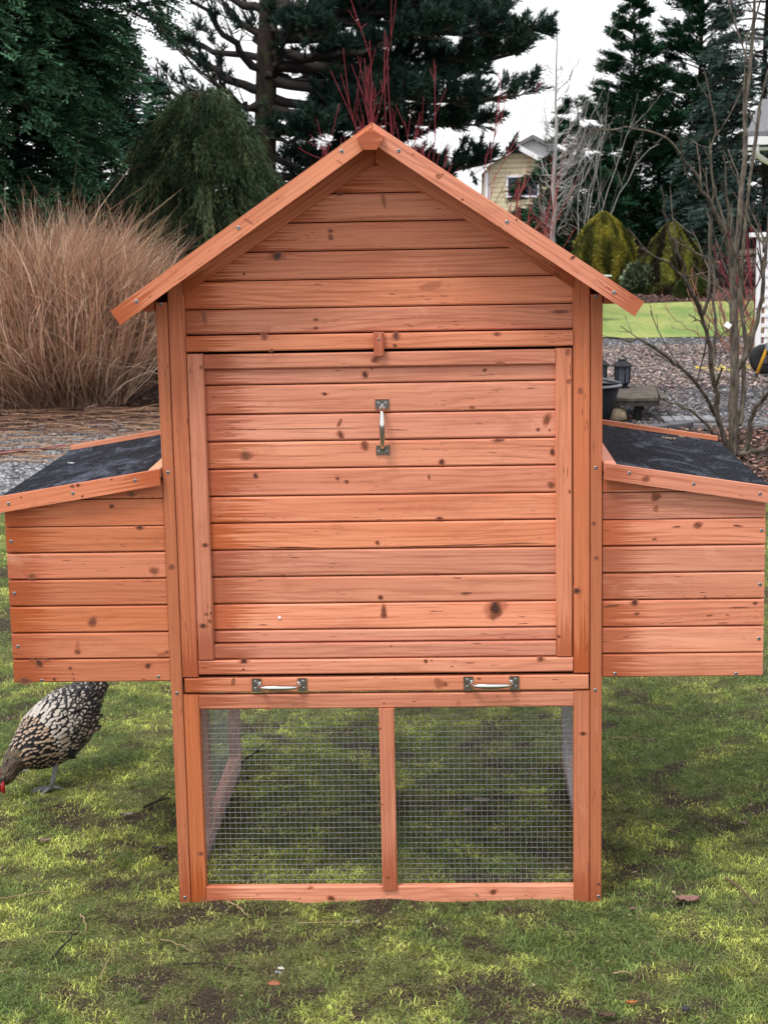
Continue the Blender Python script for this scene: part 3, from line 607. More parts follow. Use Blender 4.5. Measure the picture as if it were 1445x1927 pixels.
# ================================================================== THE HEN
def hen():
    h = np.array([-.60, -.80, 0]); sd = np.array([-.80, .60, 0]); up = np.array([0, 0, 1.0]); C = np.array([-.975, .865, 0])
    root = empty('hen', (float(C[0]), float(C[1]), 0), 'white and black laced hen walking with lowered head under left nest box', 'hen')
    # spine: along, height, lateral radius, vertical radius
    sp = [(-.245, .335, .012, .010), (-.20, .300, .030, .035), (-.155, .268, .043, .046), (-.10, .230, .070, .074), (-.04, .192, .096, .104), (.02, .165, .099, .108),
          (.08, .145, .088, .098), (.125, .130, .066, .076), (.165, .118, .046, .052), (.190, .104, .036, .038), (.212, .084, .027, .028), (.228, .066, .022, .023), (.242, .052, .020, .020), (.256, .043, .013, .013), (.264, .039, .003, .003)]
    mb = MB(); n = 20; rings = []; C = C+np.array([.012, 0, 0])
    sp = [(a*.80, .030+z*.78, r1*.79, r2*.83) for a, z, r1, r2 in sp]; cen = [C+h*a+up*z for a, z, _, _ in sp]
    for i in range(len(sp)):
        d = unit((cen[min(i+1, len(sp)-1)]-cen[max(i-1, 0)])[None])[0]; u = unit((up-d*(up@d))[None])[0]
        rings.append([cen[i]+sd*sp[i][2]*math.cos(t)+u*sp[i][3]*math.sin(t) for t in np.linspace(0, 2*PI, n, endpoint=False)])
    for r in rings: mb.v.extend(Vector(p) for p in r)
    for i in range(len(sp)-1):
        for k in range(n):
            k2 = (k+1) % n; mb.face((i*n+k2, i*n+k, i*n+n+k, i*n+n+k2), [(0, 0)]*4, (0, 0, 0), 0, True)
    # thighs and shanks run out of the belly; toes spread on the ground
    def leg(foot, hip, fwd):
        foot = np.array(foot); hip = np.array(hip); hock = foot+np.array([0, 0, .075])-fwd*.018; knee = hip*.45+hock*.55+np.array([0, 0, .012])
        mb.tube([Vector(p) for p in (hip, hip*.6+knee*.4, knee, hock+np.array([0, 0, .012]))], [.040, .034, .020, .0085], 10, 0)
        mb.tube([Vector(p) for p in (hock+np.array([0, 0, .022]), hock, (hock+foot)/2, foot+np.array([0, 0, .006]))], [.0082, .0078, .0062, .0068], 10, 1)
        for a, L in ((-.55, .050), (0, .062), (.55, .048), (2.75, .024)):
            dr = np.array([fwd[0]*math.cos(a)-fwd[1]*math.sin(a), fwd[0]*math.sin(a)+fwd[1]*math.cos(a), 0])
            b = foot+np.array([0, 0, .008]); mb.tube([Vector(p) for p in (b, b+dr*L*.4+np.array([0, 0, .004]), b+dr*L*.8, b+dr*L-np.array([0, 0, .003]), b+dr*(L+.010)-np.array([0, 0, .006]))], [.0062, .0056, .0046, .0036, .0010], 8, 1)
    f1, f2 = gnd(97, 1492), gnd(38, 1462)
    leg(f1+np.array([0, 0, .004]), C-sd*.045+h*.0+up*.12, unit((h+sd*.25)[None])[0]); leg(f2+np.array([0, 0, .004]), C+sd*.045+h*.03+up*.12, h)
    SK = simple('dark_down', (.022, .02, .022), .8, 0, .2); SH = simple('grey_shank', (.20, .20, .22), .55, 0, .4, .35, 160, .5)
    mb.build('body', [SK, SH], root)
    RED = simple('red_skin', (.38, .015, .02), .5, 0, .4, .2, 80, .3)
    hd = cen[11]
    w_ = MB()
    for s in (-1, 1):
        b = hd+h*.018+sd*s*.009-up*.012; w_.tube([Vector(b), Vector(b-up*.012+h*.004), Vector(b-up*.026+h*.004), Vector(b-up*.034)], [.006, .0095, .009, .003], 10, 0, flat=.6)
    w_.build('wattle', RED, root)
    c_ = MB(); pts = []
    for i in range(9): a = i/8; pts.append(hd+unit((cen[12]-cen[10])[None])[0]*(.004+.045*a-.01)+np.array([0, 0, .018]))
    for i in range(8):
        p, q = pts[i], pts[i+1]; hh = .006+.012*(i % 2); h2 = .006+.012*((i+1) % 2)
        c_.prism([tuple(p-sd*.002), tuple(q-sd*.002), tuple(q-sd*.002+up*h2), tuple(p-sd*.002+up*hh)], tuple(sd*.004))
    c_.build('comb', RED, root)
    bk = MB(); t = cen[-2]; bk.tube([Vector(t), Vector(t+h*.014-up*.006), Vector(t+h*.026-up*.014)], [.008, .005, .001], 8); bk.build('beak', simple('horn_beak', (.35, .28, .2), .4), root)
    for s in (-1, 1):
        e = MB(); p = cen[12]+sd*s*.0185+up*.005; e.lathe(tuple(p), [(0, -.003), (.0036, -.001), (.0036, .001), (.002, .0025), (0, .003)], 12, 0, tuple(sd*s)); e.build('eye', simple('eye', (.05, .02, .01), .1), root)
    # ------------- feathers, each a little cupped shield laid on the body like shingles
    V, F, UV, CO = [], [], [], []
    def feather(p, d, nrm, L, W, col, kind, cup=.18):
        d = d-nrm*(d@nrm); d /= max(1e-6, np.linalg.norm(d)); s_ = np.cross(d, nrm); i0 = len(V); M = 8
        for i in range(M):
            v = i/(M-1); wd = W*.5*(.45+.55*math.sin(PI*.5*min(1, v*1.9)))*(math.sqrt(max(0, 1-max(0, (v-.5)/.5)**2.2)) if i < M-1 else .22)
            for j in (-1, 0, 1):
                V.append(p+d*L*v+s_*wd*j+nrm*(.004+.010*v*L/.04-cup*L*v*v-abs(j)*W*.12)); UV.append((j*(wd/(W*.5)), v)); CO.append((col[0], kind, col[1]))
        for i in range(M-1):
            for j in range(2): q = i0+i*3+j; F.append((q, q+1, q+4, q+3))
    def surf(i, f, t):
        a = np.array(rings[i]); b = np.array(rings[i+1]); k = t/(2*PI)*n; k0 = int(k) % n; kf = k-int(k); k1 = (k0+1) % n
        pa = a[k0]*(1-kf)+a[k1]*kf; pb = b[k0]*(1-kf)+b[k1]*kf; c = cen[i]*(1-f)+cen[i+1]*f; p = pa*(1-f)+pb*f
        ax = unit((cen[i+1]-cen[i])[None])[0]; nr = p-c; nr -= ax*(nr@ax)*.7; nr /= max(1e-6, np.linalg.norm(nr)); return p, nr, ax
    for i in range(len(sp)-2, 0, -1):
        seg = np.linalg.norm(cen[i+1]-cen[i]); neck = sp[i][0] >= .135
        rows = max(1, int(round(seg/(.0075 if neck else .0098))))
        for r in range(rows):
            f = 1-(r+.5)/rows; R_ = sp[i][2]*(1-f)+sp[i+1][2]*f; cnt = max(7, int(2*PI*R_/(.007 if neck else .0122)))
            for k in range(cnt):
                t = 2*PI*((k+.5*(r % 2))/cnt)+random.gauss(0, .06); p, nr, ax = surf(i, f, t % (2*PI)); d = -ax+up*(-.25 if not neck else 0)+np.array([random.gauss(0, .2) for _ in range(3)])
                top = math.sin(t)
                if neck: feather(p, d, nr, random.uniform(.022, .034), .0068, (random.random(), 0), 1.0, .1)
                elif sp[i][0] < -.10: feather(p, d, nr, random.uniform(.020, .028), .0145, (random.random(), 0), .5, .15)
                elif sp[i][0] > .055: feather(p, d, nr, random.uniform(.018, .026), .0125, (random.random(), .75), .45, .15)
                else: feather(p, d, nr, random.uniform(.019, .028), .0158, (random.random(), max(0, -top*.7)), (0.05 if top > .2 else .45+.4*(top < -.5)), .15)
    # tail fan and folded wing
    tb = cen[1]
    for k in range(13):
        a = (k-6)/6; d = -h*.62+up*(.75-.15*abs(a))+sd*a*.55; feather(tb+h*.02, d, unit((h*.7+up*.45+sd*a*.5)[None])[0]*(1), random.uniform(.10, .125), .034, (random.random(), 0), .75, -.02)
    for s in (-1, 1):
        for k in range(16):
            a = k/15; p = C+sd*s*(.075-.01*a)+h*(.06-.13*a)+up*(.165+.02*a-.045*(k % 3)/3); nr = unit((sd*s+up*.15)[None])[0]
            feather(p, -h*1+up*(.28-.1*a), nr, .044, .016, (random.random(), .4), .25, .12)
    m, t_, b = new_mat('laced_feather'); g = NB(t_); uv = g.n('ShaderNodeUVMap', uv_map='UVMap').outputs[0]; su = g.n('ShaderNodeSeparateXYZ'); g.link(uv, su.inputs[0])
    at_ = g.n('ShaderNodeAttribute', attribute_name='col'); se = g.n('ShaderNodeSeparateColor'); g.link(at_.outputs['Color'], se.inputs[0])
    ax_ = g.math('ABSOLUTE', su.outputs[0]); vv = g.rng(su.outputs[1], .25, 1, 0, 1.02); e = g.math('SQRT', g.math('ADD', g.math('MULTIPLY', ax_, ax_), g.math('MULTIPLY', vv, vv)))
    nz = g.noise(uv, 9, 3); lace = g.math('ADD', e, g.math('MULTIPLY_ADD', nz, .3, -.15))
    pale = g.mix(se.outputs[2], (.50, .46, .41), (.42, .27, .16)); pale = g.mix(g.rng(se.outputs[0], .6, 1, 0, .3), pale, (.30, .2, .13))
    thr = g.math('SUBTRACT', g.rng(se.outputs[0], 0, 1, .48, .78), g.math('MULTIPLY', se.outputs[1], .42))
    lf = g.math('MULTIPLY', g.math('SUBTRACT', lace, thr), 9, 0, True)
    rach = g.rng(ax_, .03, .09, .35, 0)
    c = g.mix(lf, pale, (.012, .011, .014)); c = g.mix(g.math('MULTIPLY', rach, 1.0), c, (.05, .04, .04)); hack = g.mix(g.rng(ax_, .3, .8), (.02, .017, .015), (.22, .14, .07))
    c = g.mix(g.rng(se.outputs[1], .9, .99), c, hack)
    g.link(c, b.inputs['Base Color']); b.inputs['Roughness'].default_value = .5; b.inputs['Specular IOR Level'].default_value = .35; b.inputs['Sheen Weight'].default_value = .1
    np_obj('plumage', np.array(V), np.array(F), m, root, col=np.array(CO), smooth=True, uv=np.array(UV))
hen()

# ================================================================== VEGETATION
GC, CV, CF, CC = [0], [], [], []
class Leaves:
    def __init__(s): s.V = []; s.F = []; s.C = []; s.n = 0
    def rhomb(s, P, Dr, L, W, col, side=None):
        n = len(P)
        if side is None: side = unit(np.cross(Dr, rdir(n)))
        L = np.broadcast_to(L, n)[:, None]; W = np.broadcast_to(W, n)[:, None]
        V = np.stack([P, P+Dr*L*.45+side*W*.5, P+Dr*L, P+Dr*L*.45-side*W*.5], 1).reshape(-1, 3)
        s.V.append(V); s.F.append(s.n+np.arange(n*4).reshape(n, 4)); s.C.append(np.repeat(np.broadcast_to(col, (n, 3)), 4, 0)); s.n += 4*n
    def sprays(s, P, Dr, side, L, k, cL, cW, col, ang=.75):
        """flat sprays: k leaflets down both sides of every stem"""
        n = len(P); s.rhomb(P, Dr, L, cW*.8, col*.8)
        for j in range(k):
            t = (j+.5)/k; sg = 1 if j % 2 else -1; d = unit(Dr*math.cos(ang)+side*sg*math.sin(ang)+rng.normal(0, .12, (n, 3)))
            s.rhomb(P+Dr*(np.broadcast_to(L, n)[:, None])*t, d, cL*(1.15-.6*t)*rng.uniform(.8, 1.2, n), cW, col*rng.uniform(.75, 1.25, (n, 1)), unit(np.cross(np.cross(Dr, side), d)+rng.normal(0, .25, (n, 3))))
    def build(s, name, mat, parent): return np_obj(name, np.concatenate(s.V), np.concatenate(s.F), mat, parent, col=np.concatenate(s.C))
class Stems:
    """many tapered tubes with k sides in one mesh"""
    def __init__(s, k=5): s.V = []; s.F = []; s.C = []; s.n = 0; s.k = k
    def add(s, pts, rad, col=(.1, .08, .06)):
        pts = np.asarray(pts, float); N = len(pts); rad = np.broadcast_to(rad, N); d = unit(np.gradient(pts, axis=0)); k = s.k
        a = np.array([.31, .87, .38]); a = unit(a-d*(d@a)[:, None]); b = np.cross(d, a); t = np.arange(k)*2*PI/k
        V = pts[:, None]+(a[:, None]*np.cos(t)[None, :, None]+b[:, None]*np.sin(t)[None, :, None])*rad[:, None, None]
        i = np.arange(N-1)[:, None]*k; j = np.arange(k)[None]; j2 = (j+1) % k; F = np.stack([i+j, i+j2, i+k+j2, i+k+j], -1).reshape(-1, 4)+s.n
        s.V.append(V.reshape(-1, 3)); s.F.append(F); s.C.append(np.broadcast_to(col, (N*k, 3))); s.n += N*k
    def build(s, name, mat, parent=None): return np_obj(name, np.concatenate(s.V), np.concatenate(s.F), mat, parent, col=np.concatenate(s.C), smooth=True)
def bez(a, b, c, n=10):
    t = np.linspace(0, 1, n)[:, None]; a, b, c = map(np.asarray, (a, b, c)); return a*(1-t)**2+2*b*t*(1-t)+c*t*t
def trunk(base, h, r, parent, mat=BARK, lean=(0, 0)):
    s = Stems(12); n = 14; t = np.linspace(0, 1, n); P = np.stack([base[0]+lean[0]*t+.04*np.sin(t*9), base[1]+lean[1]*t+.03*np.cos(t*7), base[2]-.1+(h+.1)*t], 1)
    s.add(P, r*(1.25*(1-t)**6*.5+1-.9*t), (.1, .08, .06)); return s.build('trunk', mat, parent)
def conifer(name, base, h, prof, label, cat, cols, group=None, nb=140, m=70, z0=.06, droop=.2, L=.22, cL=.075, cW=.02, k=6, elev=.1, tr=.09, up=0.0, mat=None, sideflat=.3, cluster=.22, front=True):
    root = empty(name, tuple(base), label, cat, group); base = np.array(base); trunk(base, h*.97, tr, root)
    lv = Leaves(); bs = Stems(4); cam_az = math.atan2(CAMP[1]-base[1], CAMP[0]-base[0])
    for b in range(nb):
        z = h*(z0+(1-z0)*(b+rng.random())/nb); r = prof(z/h)*rng.uniform(.72, 1.12)
        if r < .03: r = .03
        az = cam_az+(rng.random()*2-1)*(1.9 if front and rng.random() < .85 else PI); o = np.array([math.cos(az), math.sin(az), 0]); e = elev+up*(z/h)+rng.normal(0, .08)
        p0 = base+np.array([0, 0, z]); p2 = p0+o*r+np.array([0, 0, e*r-droop*r]); p1 = p0+o*r*.55+np.array([0, 0, e*r*.8])
        bs.add(bez(p0, p1, p2, 6), np.linspace(.018, .004, 6)*max(.5, h/6), (.07, .055, .045))
        mm_ = max(6, int(m*(.25+.75*r/max(.3, prof(.25)))));  t = rng.uniform(.18, 1.04, mm_)**.65; t_ = t[:, None]
        P = p0*(1-t_)**2+2*p1*t_*(1-t_)+p2*t_*t_; sdv = np.cross(o, [0, 0, 1.0]); lat = rng.normal(0, 1, mm_)*cluster*(1.12-t)*r
        P = P+sdv*lat[:, None]+np.stack([0*t, 0*t, rng.normal(0, .05, mm_)*r-.10*np.abs(lat)], 1)
        Dr = unit(o*1.0+sdv*(np.sign(lat)*.7)[:, None]+np.stack([0*t, 0*t, e-droop*1.6*t+up+rng.normal(0, .2, mm_)], 1)+rng.normal(0, .18, (mm_, 3)))
        sd_ = unit(np.cross(Dr, [0, 0, 1.0])+rng.normal(0, sideflat, (mm_, 3)))
        base_c = np.array(cols[0])+(np.array(cols[1])-np.array(cols[0]))*rng.random(); tipf = np.clip((t-.6)*2.2, 0, 1)[:, None]*rng.random((mm_, 1))
        c = base_c+(np.array(cols[2])-base_c)*tipf*.8; c = c*rng.uniform(.75, 1.25, (mm_, 1))
        lv.sprays(P, Dr, sd_, L*rng.uniform(.7, 1.2, mm_), k, cL, cW, c)
    bs.build('branches', TWIG, root); lv.build('crown', mat or LEAF, root); return root
def X_(px, Y): return at(px, 700, Y)[0]
# left: big cypress leaning over the frame edge
conifer('cypress_tree', (X_(-60, 11.6), 11.6, 0), 4.8, lambda t: .42+1.6*t if t < .85 else 11*(1-t),
        'large dark green cypress at the left edge, its fanned sprays above the ornamental grass', 'tree',
        [(.013, .038, .020), (.024, .066, .034), (.10, .22, .12)], nb=260, m=84, droop=.42, L=.2, cL=.075, cW=.023, k=8, elev=.16)
conifer('cypress_tree', (X_(265, 17.0), 17.0, 0), 3.2, lambda t: 1.5*(1-t)**.6+.12,
        'dark shaded conifer between the large left cypress and the weeping cypress', 'tree',
        [(.010, .032, .022), (.016, .05, .032), (.03, .085, .05)], nb=110, m=60, droop=.3, L=.24, cL=.09, cW=.026, k=6)
conifer('cypress_tree', (X_(60, 18.4), 18.4, 0), 5.2, lambda t: 2.1*(1-t)**.4+.1,
        'brownish dark conifer behind the top of the ornamental grass', 'tree',
        [(.022, .030, .022), (.035, .032, .026), (.04, .07, .04)], nb=170, m=75, droop=.3, L=.3, cL=.11, cW=.036, k=6)
# weeping thread-leaf cypress
def weeping():
    Y = 13.2; base = np.array([X_(398, Y), Y, 0]); root = empty('weeping_cypress', tuple(base), 'weeping thread-leaf cypress with hanging olive green strands left of the coop roof', 'tree'); H = 2.84
    trunk(base, H*.95, .07, root); lv = Leaves(); bs = Stems(4)
    for b in range(340):
        t = (b+.5)/340; z = H*(.18+.82*t**.8); r = (1.12*(1-(z/H)**2.2)**.62+.12)*rng.uniform(.55, 1.08); az = -PI/2+(rng.random()*2-1)*2.4; r *= .72+.5*float(vnoise(np.array([az*1.6+9]), np.array([z*2.2]), 6)[0]); r *= 1+.45*max(0, -math.cos(az))*(1-z/H); o = np.array([math.cos(az), math.sin(az), 0])
        ad = .22 if math.cos(az) > 0 else 0; p0 = base+np.array([0, 0, z*.93]); p1 = p0+o*r*.6+np.array([0, 0, .16]); p2 = p0+o*r+np.array([0, 0, -.22*r]); path = bez(p0, p1, p2, 8); bs.add(path, np.linspace(.012, .003, 8), (.07, .05, .035))
        n = 46; tt = rng.uniform(.25, 1, n)**.7; q = np.stack([np.interp(tt, np.linspace(0, 1, 8), path[:, j]) for j in range(3)], 1)+rng.normal(0, .035, (n, 3))
        col = (np.array([.018, .034, .018])+(np.array([.085, .115, .05])-np.array([.018, .034, .018]))*rng.random()**1.6)*rng.uniform(.7, 1.3, (n, 1))
        Dr = unit(o*.5+np.array([0, 0, -.75])+rng.normal(0, .28, (n, 3))); LL = rng.uniform(.10, .24, n)
        a = q; cur = Dr
        for s_ in range(3):
            side = unit(np.cross(cur, rdir(n)))
            lv.rhomb(a, cur, LL*.45, .009, col*(1+.18*s_), side)
            for sg in (-1, 1): lv.rhomb(a+cur*(LL*.15)[:, None], unit(cur+side*sg*.55), LL*.32, .008, col*1.05)
            a = a+cur*(LL*.36)[:, None]; cur = unit(cur+np.array([0, 0, -.45]))
    bs.build('branches', TWIG, root); lv.build('crown', LEAF, root)
weeping()
# big pine: limbs drawn from the trunk, tufts of long needles on upswept twigs
def pine():
    Y = 21.0; W = lambda px, py, dy=0: at(px, py, Y+dy)
    b = W(497, 600); base = np.array([b[0], Y, 0]); root = empty('pine_tree', tuple(base), 'tall dark pine behind the coop with thick upswept limbs and long needles', 'tree')
    s = Stems(12); P = [base-[0, 0, .1], W(497, 400), W(500, 200), W(502, 100), W(506, 0), W(512, -160), W(520, -420)]; s.add(P, [.19, .165, .15, .14, .13, .11, .06]); s.build('trunk', BARK, root)
    limb = Stems(7); lv = Leaves()
    def curve(p, q, sag): m = (np.array(p)+np.array(q))/2+np.array([0, 0, sag]); return bez(p, m, q, 10)
    spec = []   # start px,py ; end px,py ; depth of the end ; radius ; needles per m ; sag
    R_ = [((505, 20), (720, -90), -1, .06, 1), ((508, -40), (860, -190), 1, .07, 1), ((505, 60), (700, 20), .8, .06, 1), ((503, 100), (830, 60), -1.2, .075, 1), ((503, 70), (930, 30), .4, .08, 1),
          ((503, 120), (985, 95), 0, .085, 1), ((503, 150), (960, 180), -1, .07, 1), ((502, 150), (890, 130), 1.2, .07, 1), ((502, 180), (900, 235), .2, .07, 1), ((502, 200), (800, 190), -1.4, .06, 1),
          ((502, 215), (740, 150), 1.2, .05, 1), ((500, 230), (760, 255), .6, .05, 1), ((500, 250), (650, 215), -1, .05, 1), ((500, 300), (700, 300), .5, .05, 1), ((500, 330), (940, 300), 1.6, .06, .85), ((500, 350), (820, 345), .8, .05, .8),
          ((500, 260), (600, 240), -1.5, .04, 1), ((505, 30), (960, -20), 1.5, .07, 1), ((505, 40), (600, 60), -1.6, .04, .8), ((505, 0), (790, 10), -.6, .06, 1), ((505, 10), (1000, 60), -.6, .06, 1), ((503, 140), (640, 120), 1.5, .05, 1), ((500, 280), (570, 300), 1, .04, 1)]
    Lf = [((495, 200), (395, 140), -.4, .06, .05), ((497, 170), (300, 55), .2, .07, .10), ((497, 130), (330, -60), -.8, .06, .12), ((500, 60), (390, -40), .5, .06, .25), ((500, 90), (440, -60), 1, .05, .25), ((495, 240), (290, 170), .6, .06, .25), ((495, 260), (250, 110), -.2, .05, .2),
          ((495, 220), (340, 90), 1.2, .05, .2), ((497, 110), (230, 10), .8, .05, .25), ((500, 20), (300, -110), 0, .06, .3), ((495, 300), (300, 260), .8, .05, .8), ((495, 320), (400, 250), -.6, .05, .8), ((500, 150), (560, 20), -1, .05, .3), ((500, 100), (600, -40), .8, .05, .5)]
    def tuft(p, d, n, L, col):
        n = max(4, int(n)); D_ = unit(d+rng.normal(0, .42, (n, 3))); lv.rhomb(p+np.outer(rng.uniform(-.06, .05, n), d), D_, L*rng.uniform(.7, 1.1, n), .016, col*rng.uniform(.6, 1.35, (n, 1)))
    for i, (a, b_, dy, r, nd) in enumerate(R_+Lf):
        right = i < len(R_); p = W(*a); q = W(*b_, dy); path = curve(p, q, -.25 if right else -.3); path[1:-1] += rng.normal(0, .035, (8, 3)); limb.add(path, np.linspace(r*1.1, r*.22, 10), (.028, .023, .021))
        ax = unit((q-p)[None])[0]; Ln = np.linalg.norm(q-p); ns = int((15 if right else 8)*Ln/1.2)
        for j in range(ns):
            t = rng.uniform(.16 if right else .2, 1.0)**.85; o = np.array([np.interp(t, np.linspace(0, 1, 10), path[:, c]) for c in range(3)])
            d = unit((ax*.9+rng.normal(0, .5, 3)*np.array([1, 1, .45])+np.array([0, 0, .16]))[None])[0]; l = rng.uniform(.25, .62)*(1.2-t*.55); e = o+d*l+np.array([0, 0, .10]); tw = bez(o, (o+e)/2-[0, 0, .07], e, 6); limb.add(tw, np.linspace(r*.22, .006, 6), (.055, .045, .04))
            cc = np.array([.011, .026, .022])+(np.array([.028, .055, .040])-np.array([.011, .026, .022]))*rng.random()
            if not right and rng.random() > .55+nd: 
                for _ in range(3): e2 = o+(e-o)*rng.uniform(.3, 1)+rng.normal(0, .14, 3); limb.add([o+(e-o)*.3, (o+e2)/2, e2], [.008, .006, .003], (.07, .055, .05))
                continue
            for q_ in range(6 if rng.random() < nd+.25 else 1):
                u = rng.uniform(.35, 1); c0 = np.array([np.interp(u, np.linspace(0, 1, 6), tw[:, c]) for c in range(3)]); dd = unit((d*.7+np.array([0, 0, .5])+rng.normal(0, .35, 3))[None])[0]
                e3 = c0+dd*rng.uniform(.08, .2); limb.add([c0, e3], [.006, .004], (.06, .05, .04)); tuft(e3, dd, 24*(1 if nd > .5 else .6), .15, cc); tuft((c0+e3)/2, dd, 14, .13, cc*.9)
    limb.build('limbs', TWIG, root); lv.build('crown', LEAF, root)
pine()
# right: row of firs, the blue spruce, the small low fir
GF = [(.012, .045, .026), (.02, .068, .035), (.045, .12, .055)]
conifer('fir_tree', (X_(1188, 32), 32, 0), 5.45, lambda t: 1.45*(1-t)**.75+.06, 'dark green fir behind the bare grey tree, pointed top near the frame edge', 'tree', GF, nb=170, m=62, droop=.05, up=.25, L=.2, cL=.1, cW=.03, k=6, elev=.25)
conifer('fir_tree', (X_(1312, 32.5), 32.5, 0), 6.6, lambda t: 1.35*(1-t)**.6+.06, 'tall dense dark fir between the pointed fir and the blue spruce', 'tree', GF, nb=190, m=62, droop=.05, up=.25, L=.2, cL=.1, cW=.03, k=6, elev=.25)
conifer('fir_tree', (X_(1085, 30.5), 30.5, 0), 3.5, lambda t: 1.25*(1-t)**.7+.06, 'shorter bushy fir beside the yellow house behind the grey trunk', 'tree', GF, nb=110, m=56, droop=.1, L=.2, cL=.1, cW=.03, k=6, elev=.2)
conifer('fir_tree', (X_(1015, 34), 34, 0), 2.2, lambda t: 1.1*(1-t)**.6+.06, 'low dark fir in front of the yellow house wall', 'tree', GF, nb=70, m=50, droop=.1, L=.2, cL=.1, cW=.03, k=6, elev=.2)
conifer('fir_tree', (X_(1240, 35.5), 35.5, 0), 4.3, lambda t: 1.9*(1-t)**.35+.06, 'shadowy broad fir filling the gap behind the fence', 'tree', [(.008, .026, .018), (.012, .036, .022), (.02, .055, .03)], nb=110, m=56, droop=.1, L=.25, cL=.13, cW=.04, k=6)
conifer('spruce_tree', (X_(1432, 29.8), 29.8, 0), 7.9, lambda t: 2.0*(1-t)**.75+.05, 'blue green spruce with layered drooping branches at the right edge', 'tree', [(.020, .040, .034), (.034, .062, .054), (.10, .145, .125)], nb=230, m=72, droop=.28, L=.2, cL=.065, cW=.022, k=8, elev=.12, sideflat=.7)
# clipped golden conifers
def mound(name, base, h, r, prof, label, cat, cols, n=26000, cL=.055, cW=.022, side=None, upright=.9):
    root = empty(name, tuple(base), label, cat); base = np.array(base); trunk(base, h*.8, .05, root); lv = Leaves()
    az = rng.random(n)*2*PI; t = rng.random(n)**.85; lump = .85+.28*vnoise(az*3.2+30, t*h*3.4+3, 9)+.12*vnoise(az*9+3, t*h*9, 19); rr = np.array([prof(x) for x in t])*r*lump*rng.uniform(.80, 1.02, n)
    P = base+np.stack([np.cos(az)*rr, np.sin(az)*rr, t*h], 1); o = np.stack([np.cos(az), np.sin(az), 0*az], 1); Dr = unit(o*.55+np.array([0, 0, upright])+rng.normal(0, .25, (n, 3)))
    f = np.clip((vnoise(az*5, t*h*4, 4)-.35)*2.2, 0, 1)*rng.uniform(.4, 1, n)
    if side is not None: f = f*np.clip((np.array([prof_s for prof_s in (np.cos(az)*side[0]+np.sin(az)*side[1])*1.2+(t-.35)*1.6]))+.8, 0.02, 1)  # leaf colour goes darker away from side and towards the base
    c = np.array(cols[0])+(np.array(cols[1])-np.array(cols[0]))*f[:, None]; lv.sprays(P, Dr, unit(np.cross(Dr, o)), cL*1.6, 3, cL, cW, c); lv.build('crown', LEAF, root); return root
YM = 28.0
mound('arborvitae', (X_(1135, YM), YM, 0), 1.32, .52, lambda t: (math.sin(PI*min(1, (.30+.70*t)))**.62)*(1 if t < .9 else 1-(t-.9)*4), 'rounded golden green arborvitae standing in front of the dark fence', 'shrub', [(.10, .11, .03), (.70, .60, .11)])
mound('arborvitae', (X_(1262, YM-1), YM-1, 0), 1.12, .72, lambda t: (1-t)**.75+.03, 'leaning cone shaped shrub, mossy green with a darker lower side', 'shrub', [(.04, .035, .022), (.60, .62, .13)], side=(-.55, -.15))
mound('rhododendron', (X_(1212, YM-1.2), YM-1.2, 0), .42, .27, lambda t: math.sin(PI*min(1, .25+.7*t))**.6, 'small grey green rhododendron between the two golden conifers', 'shrub', [(.08, .11, .06), (.34, .40, .26)], n=900, cL=.11, cW=.05, upright=.3)
mound('low_shrub', (X_(1300, 25.2), 25.2, 0), .3, .26, lambda t: math.sin(PI*min(1, .35+.62*t))**.6, 'tiny rounded green shrub at the far lawn edge', 'shrub', [(.04, .06, .02), (.17, .22, .05)], n=2500, cL=.04, cW=.015)
for px, Y, h, r, lb in ((60, 14.6, 1.35, 1.1, 'dark leafy laurel shrub behind the left half of the tan grass'), (262, 13.9, 1.25, .75, 'dark leafy laurel shrub between the tan grass and the coop'), (330, 15.5, 1.7, 1.0, 'dark laurel shrub beneath the weeping cypress')):
    mound('laurel_shrub', (X_(px, Y), Y, 0), h, r, lambda t: math.sin(PI*min(1, .35+.62*t))**.5, lb, 'shrub', [(.008, .018, .012), (.025, .05, .025)], n=5200, cL=.085, cW=.045, upright=.2)
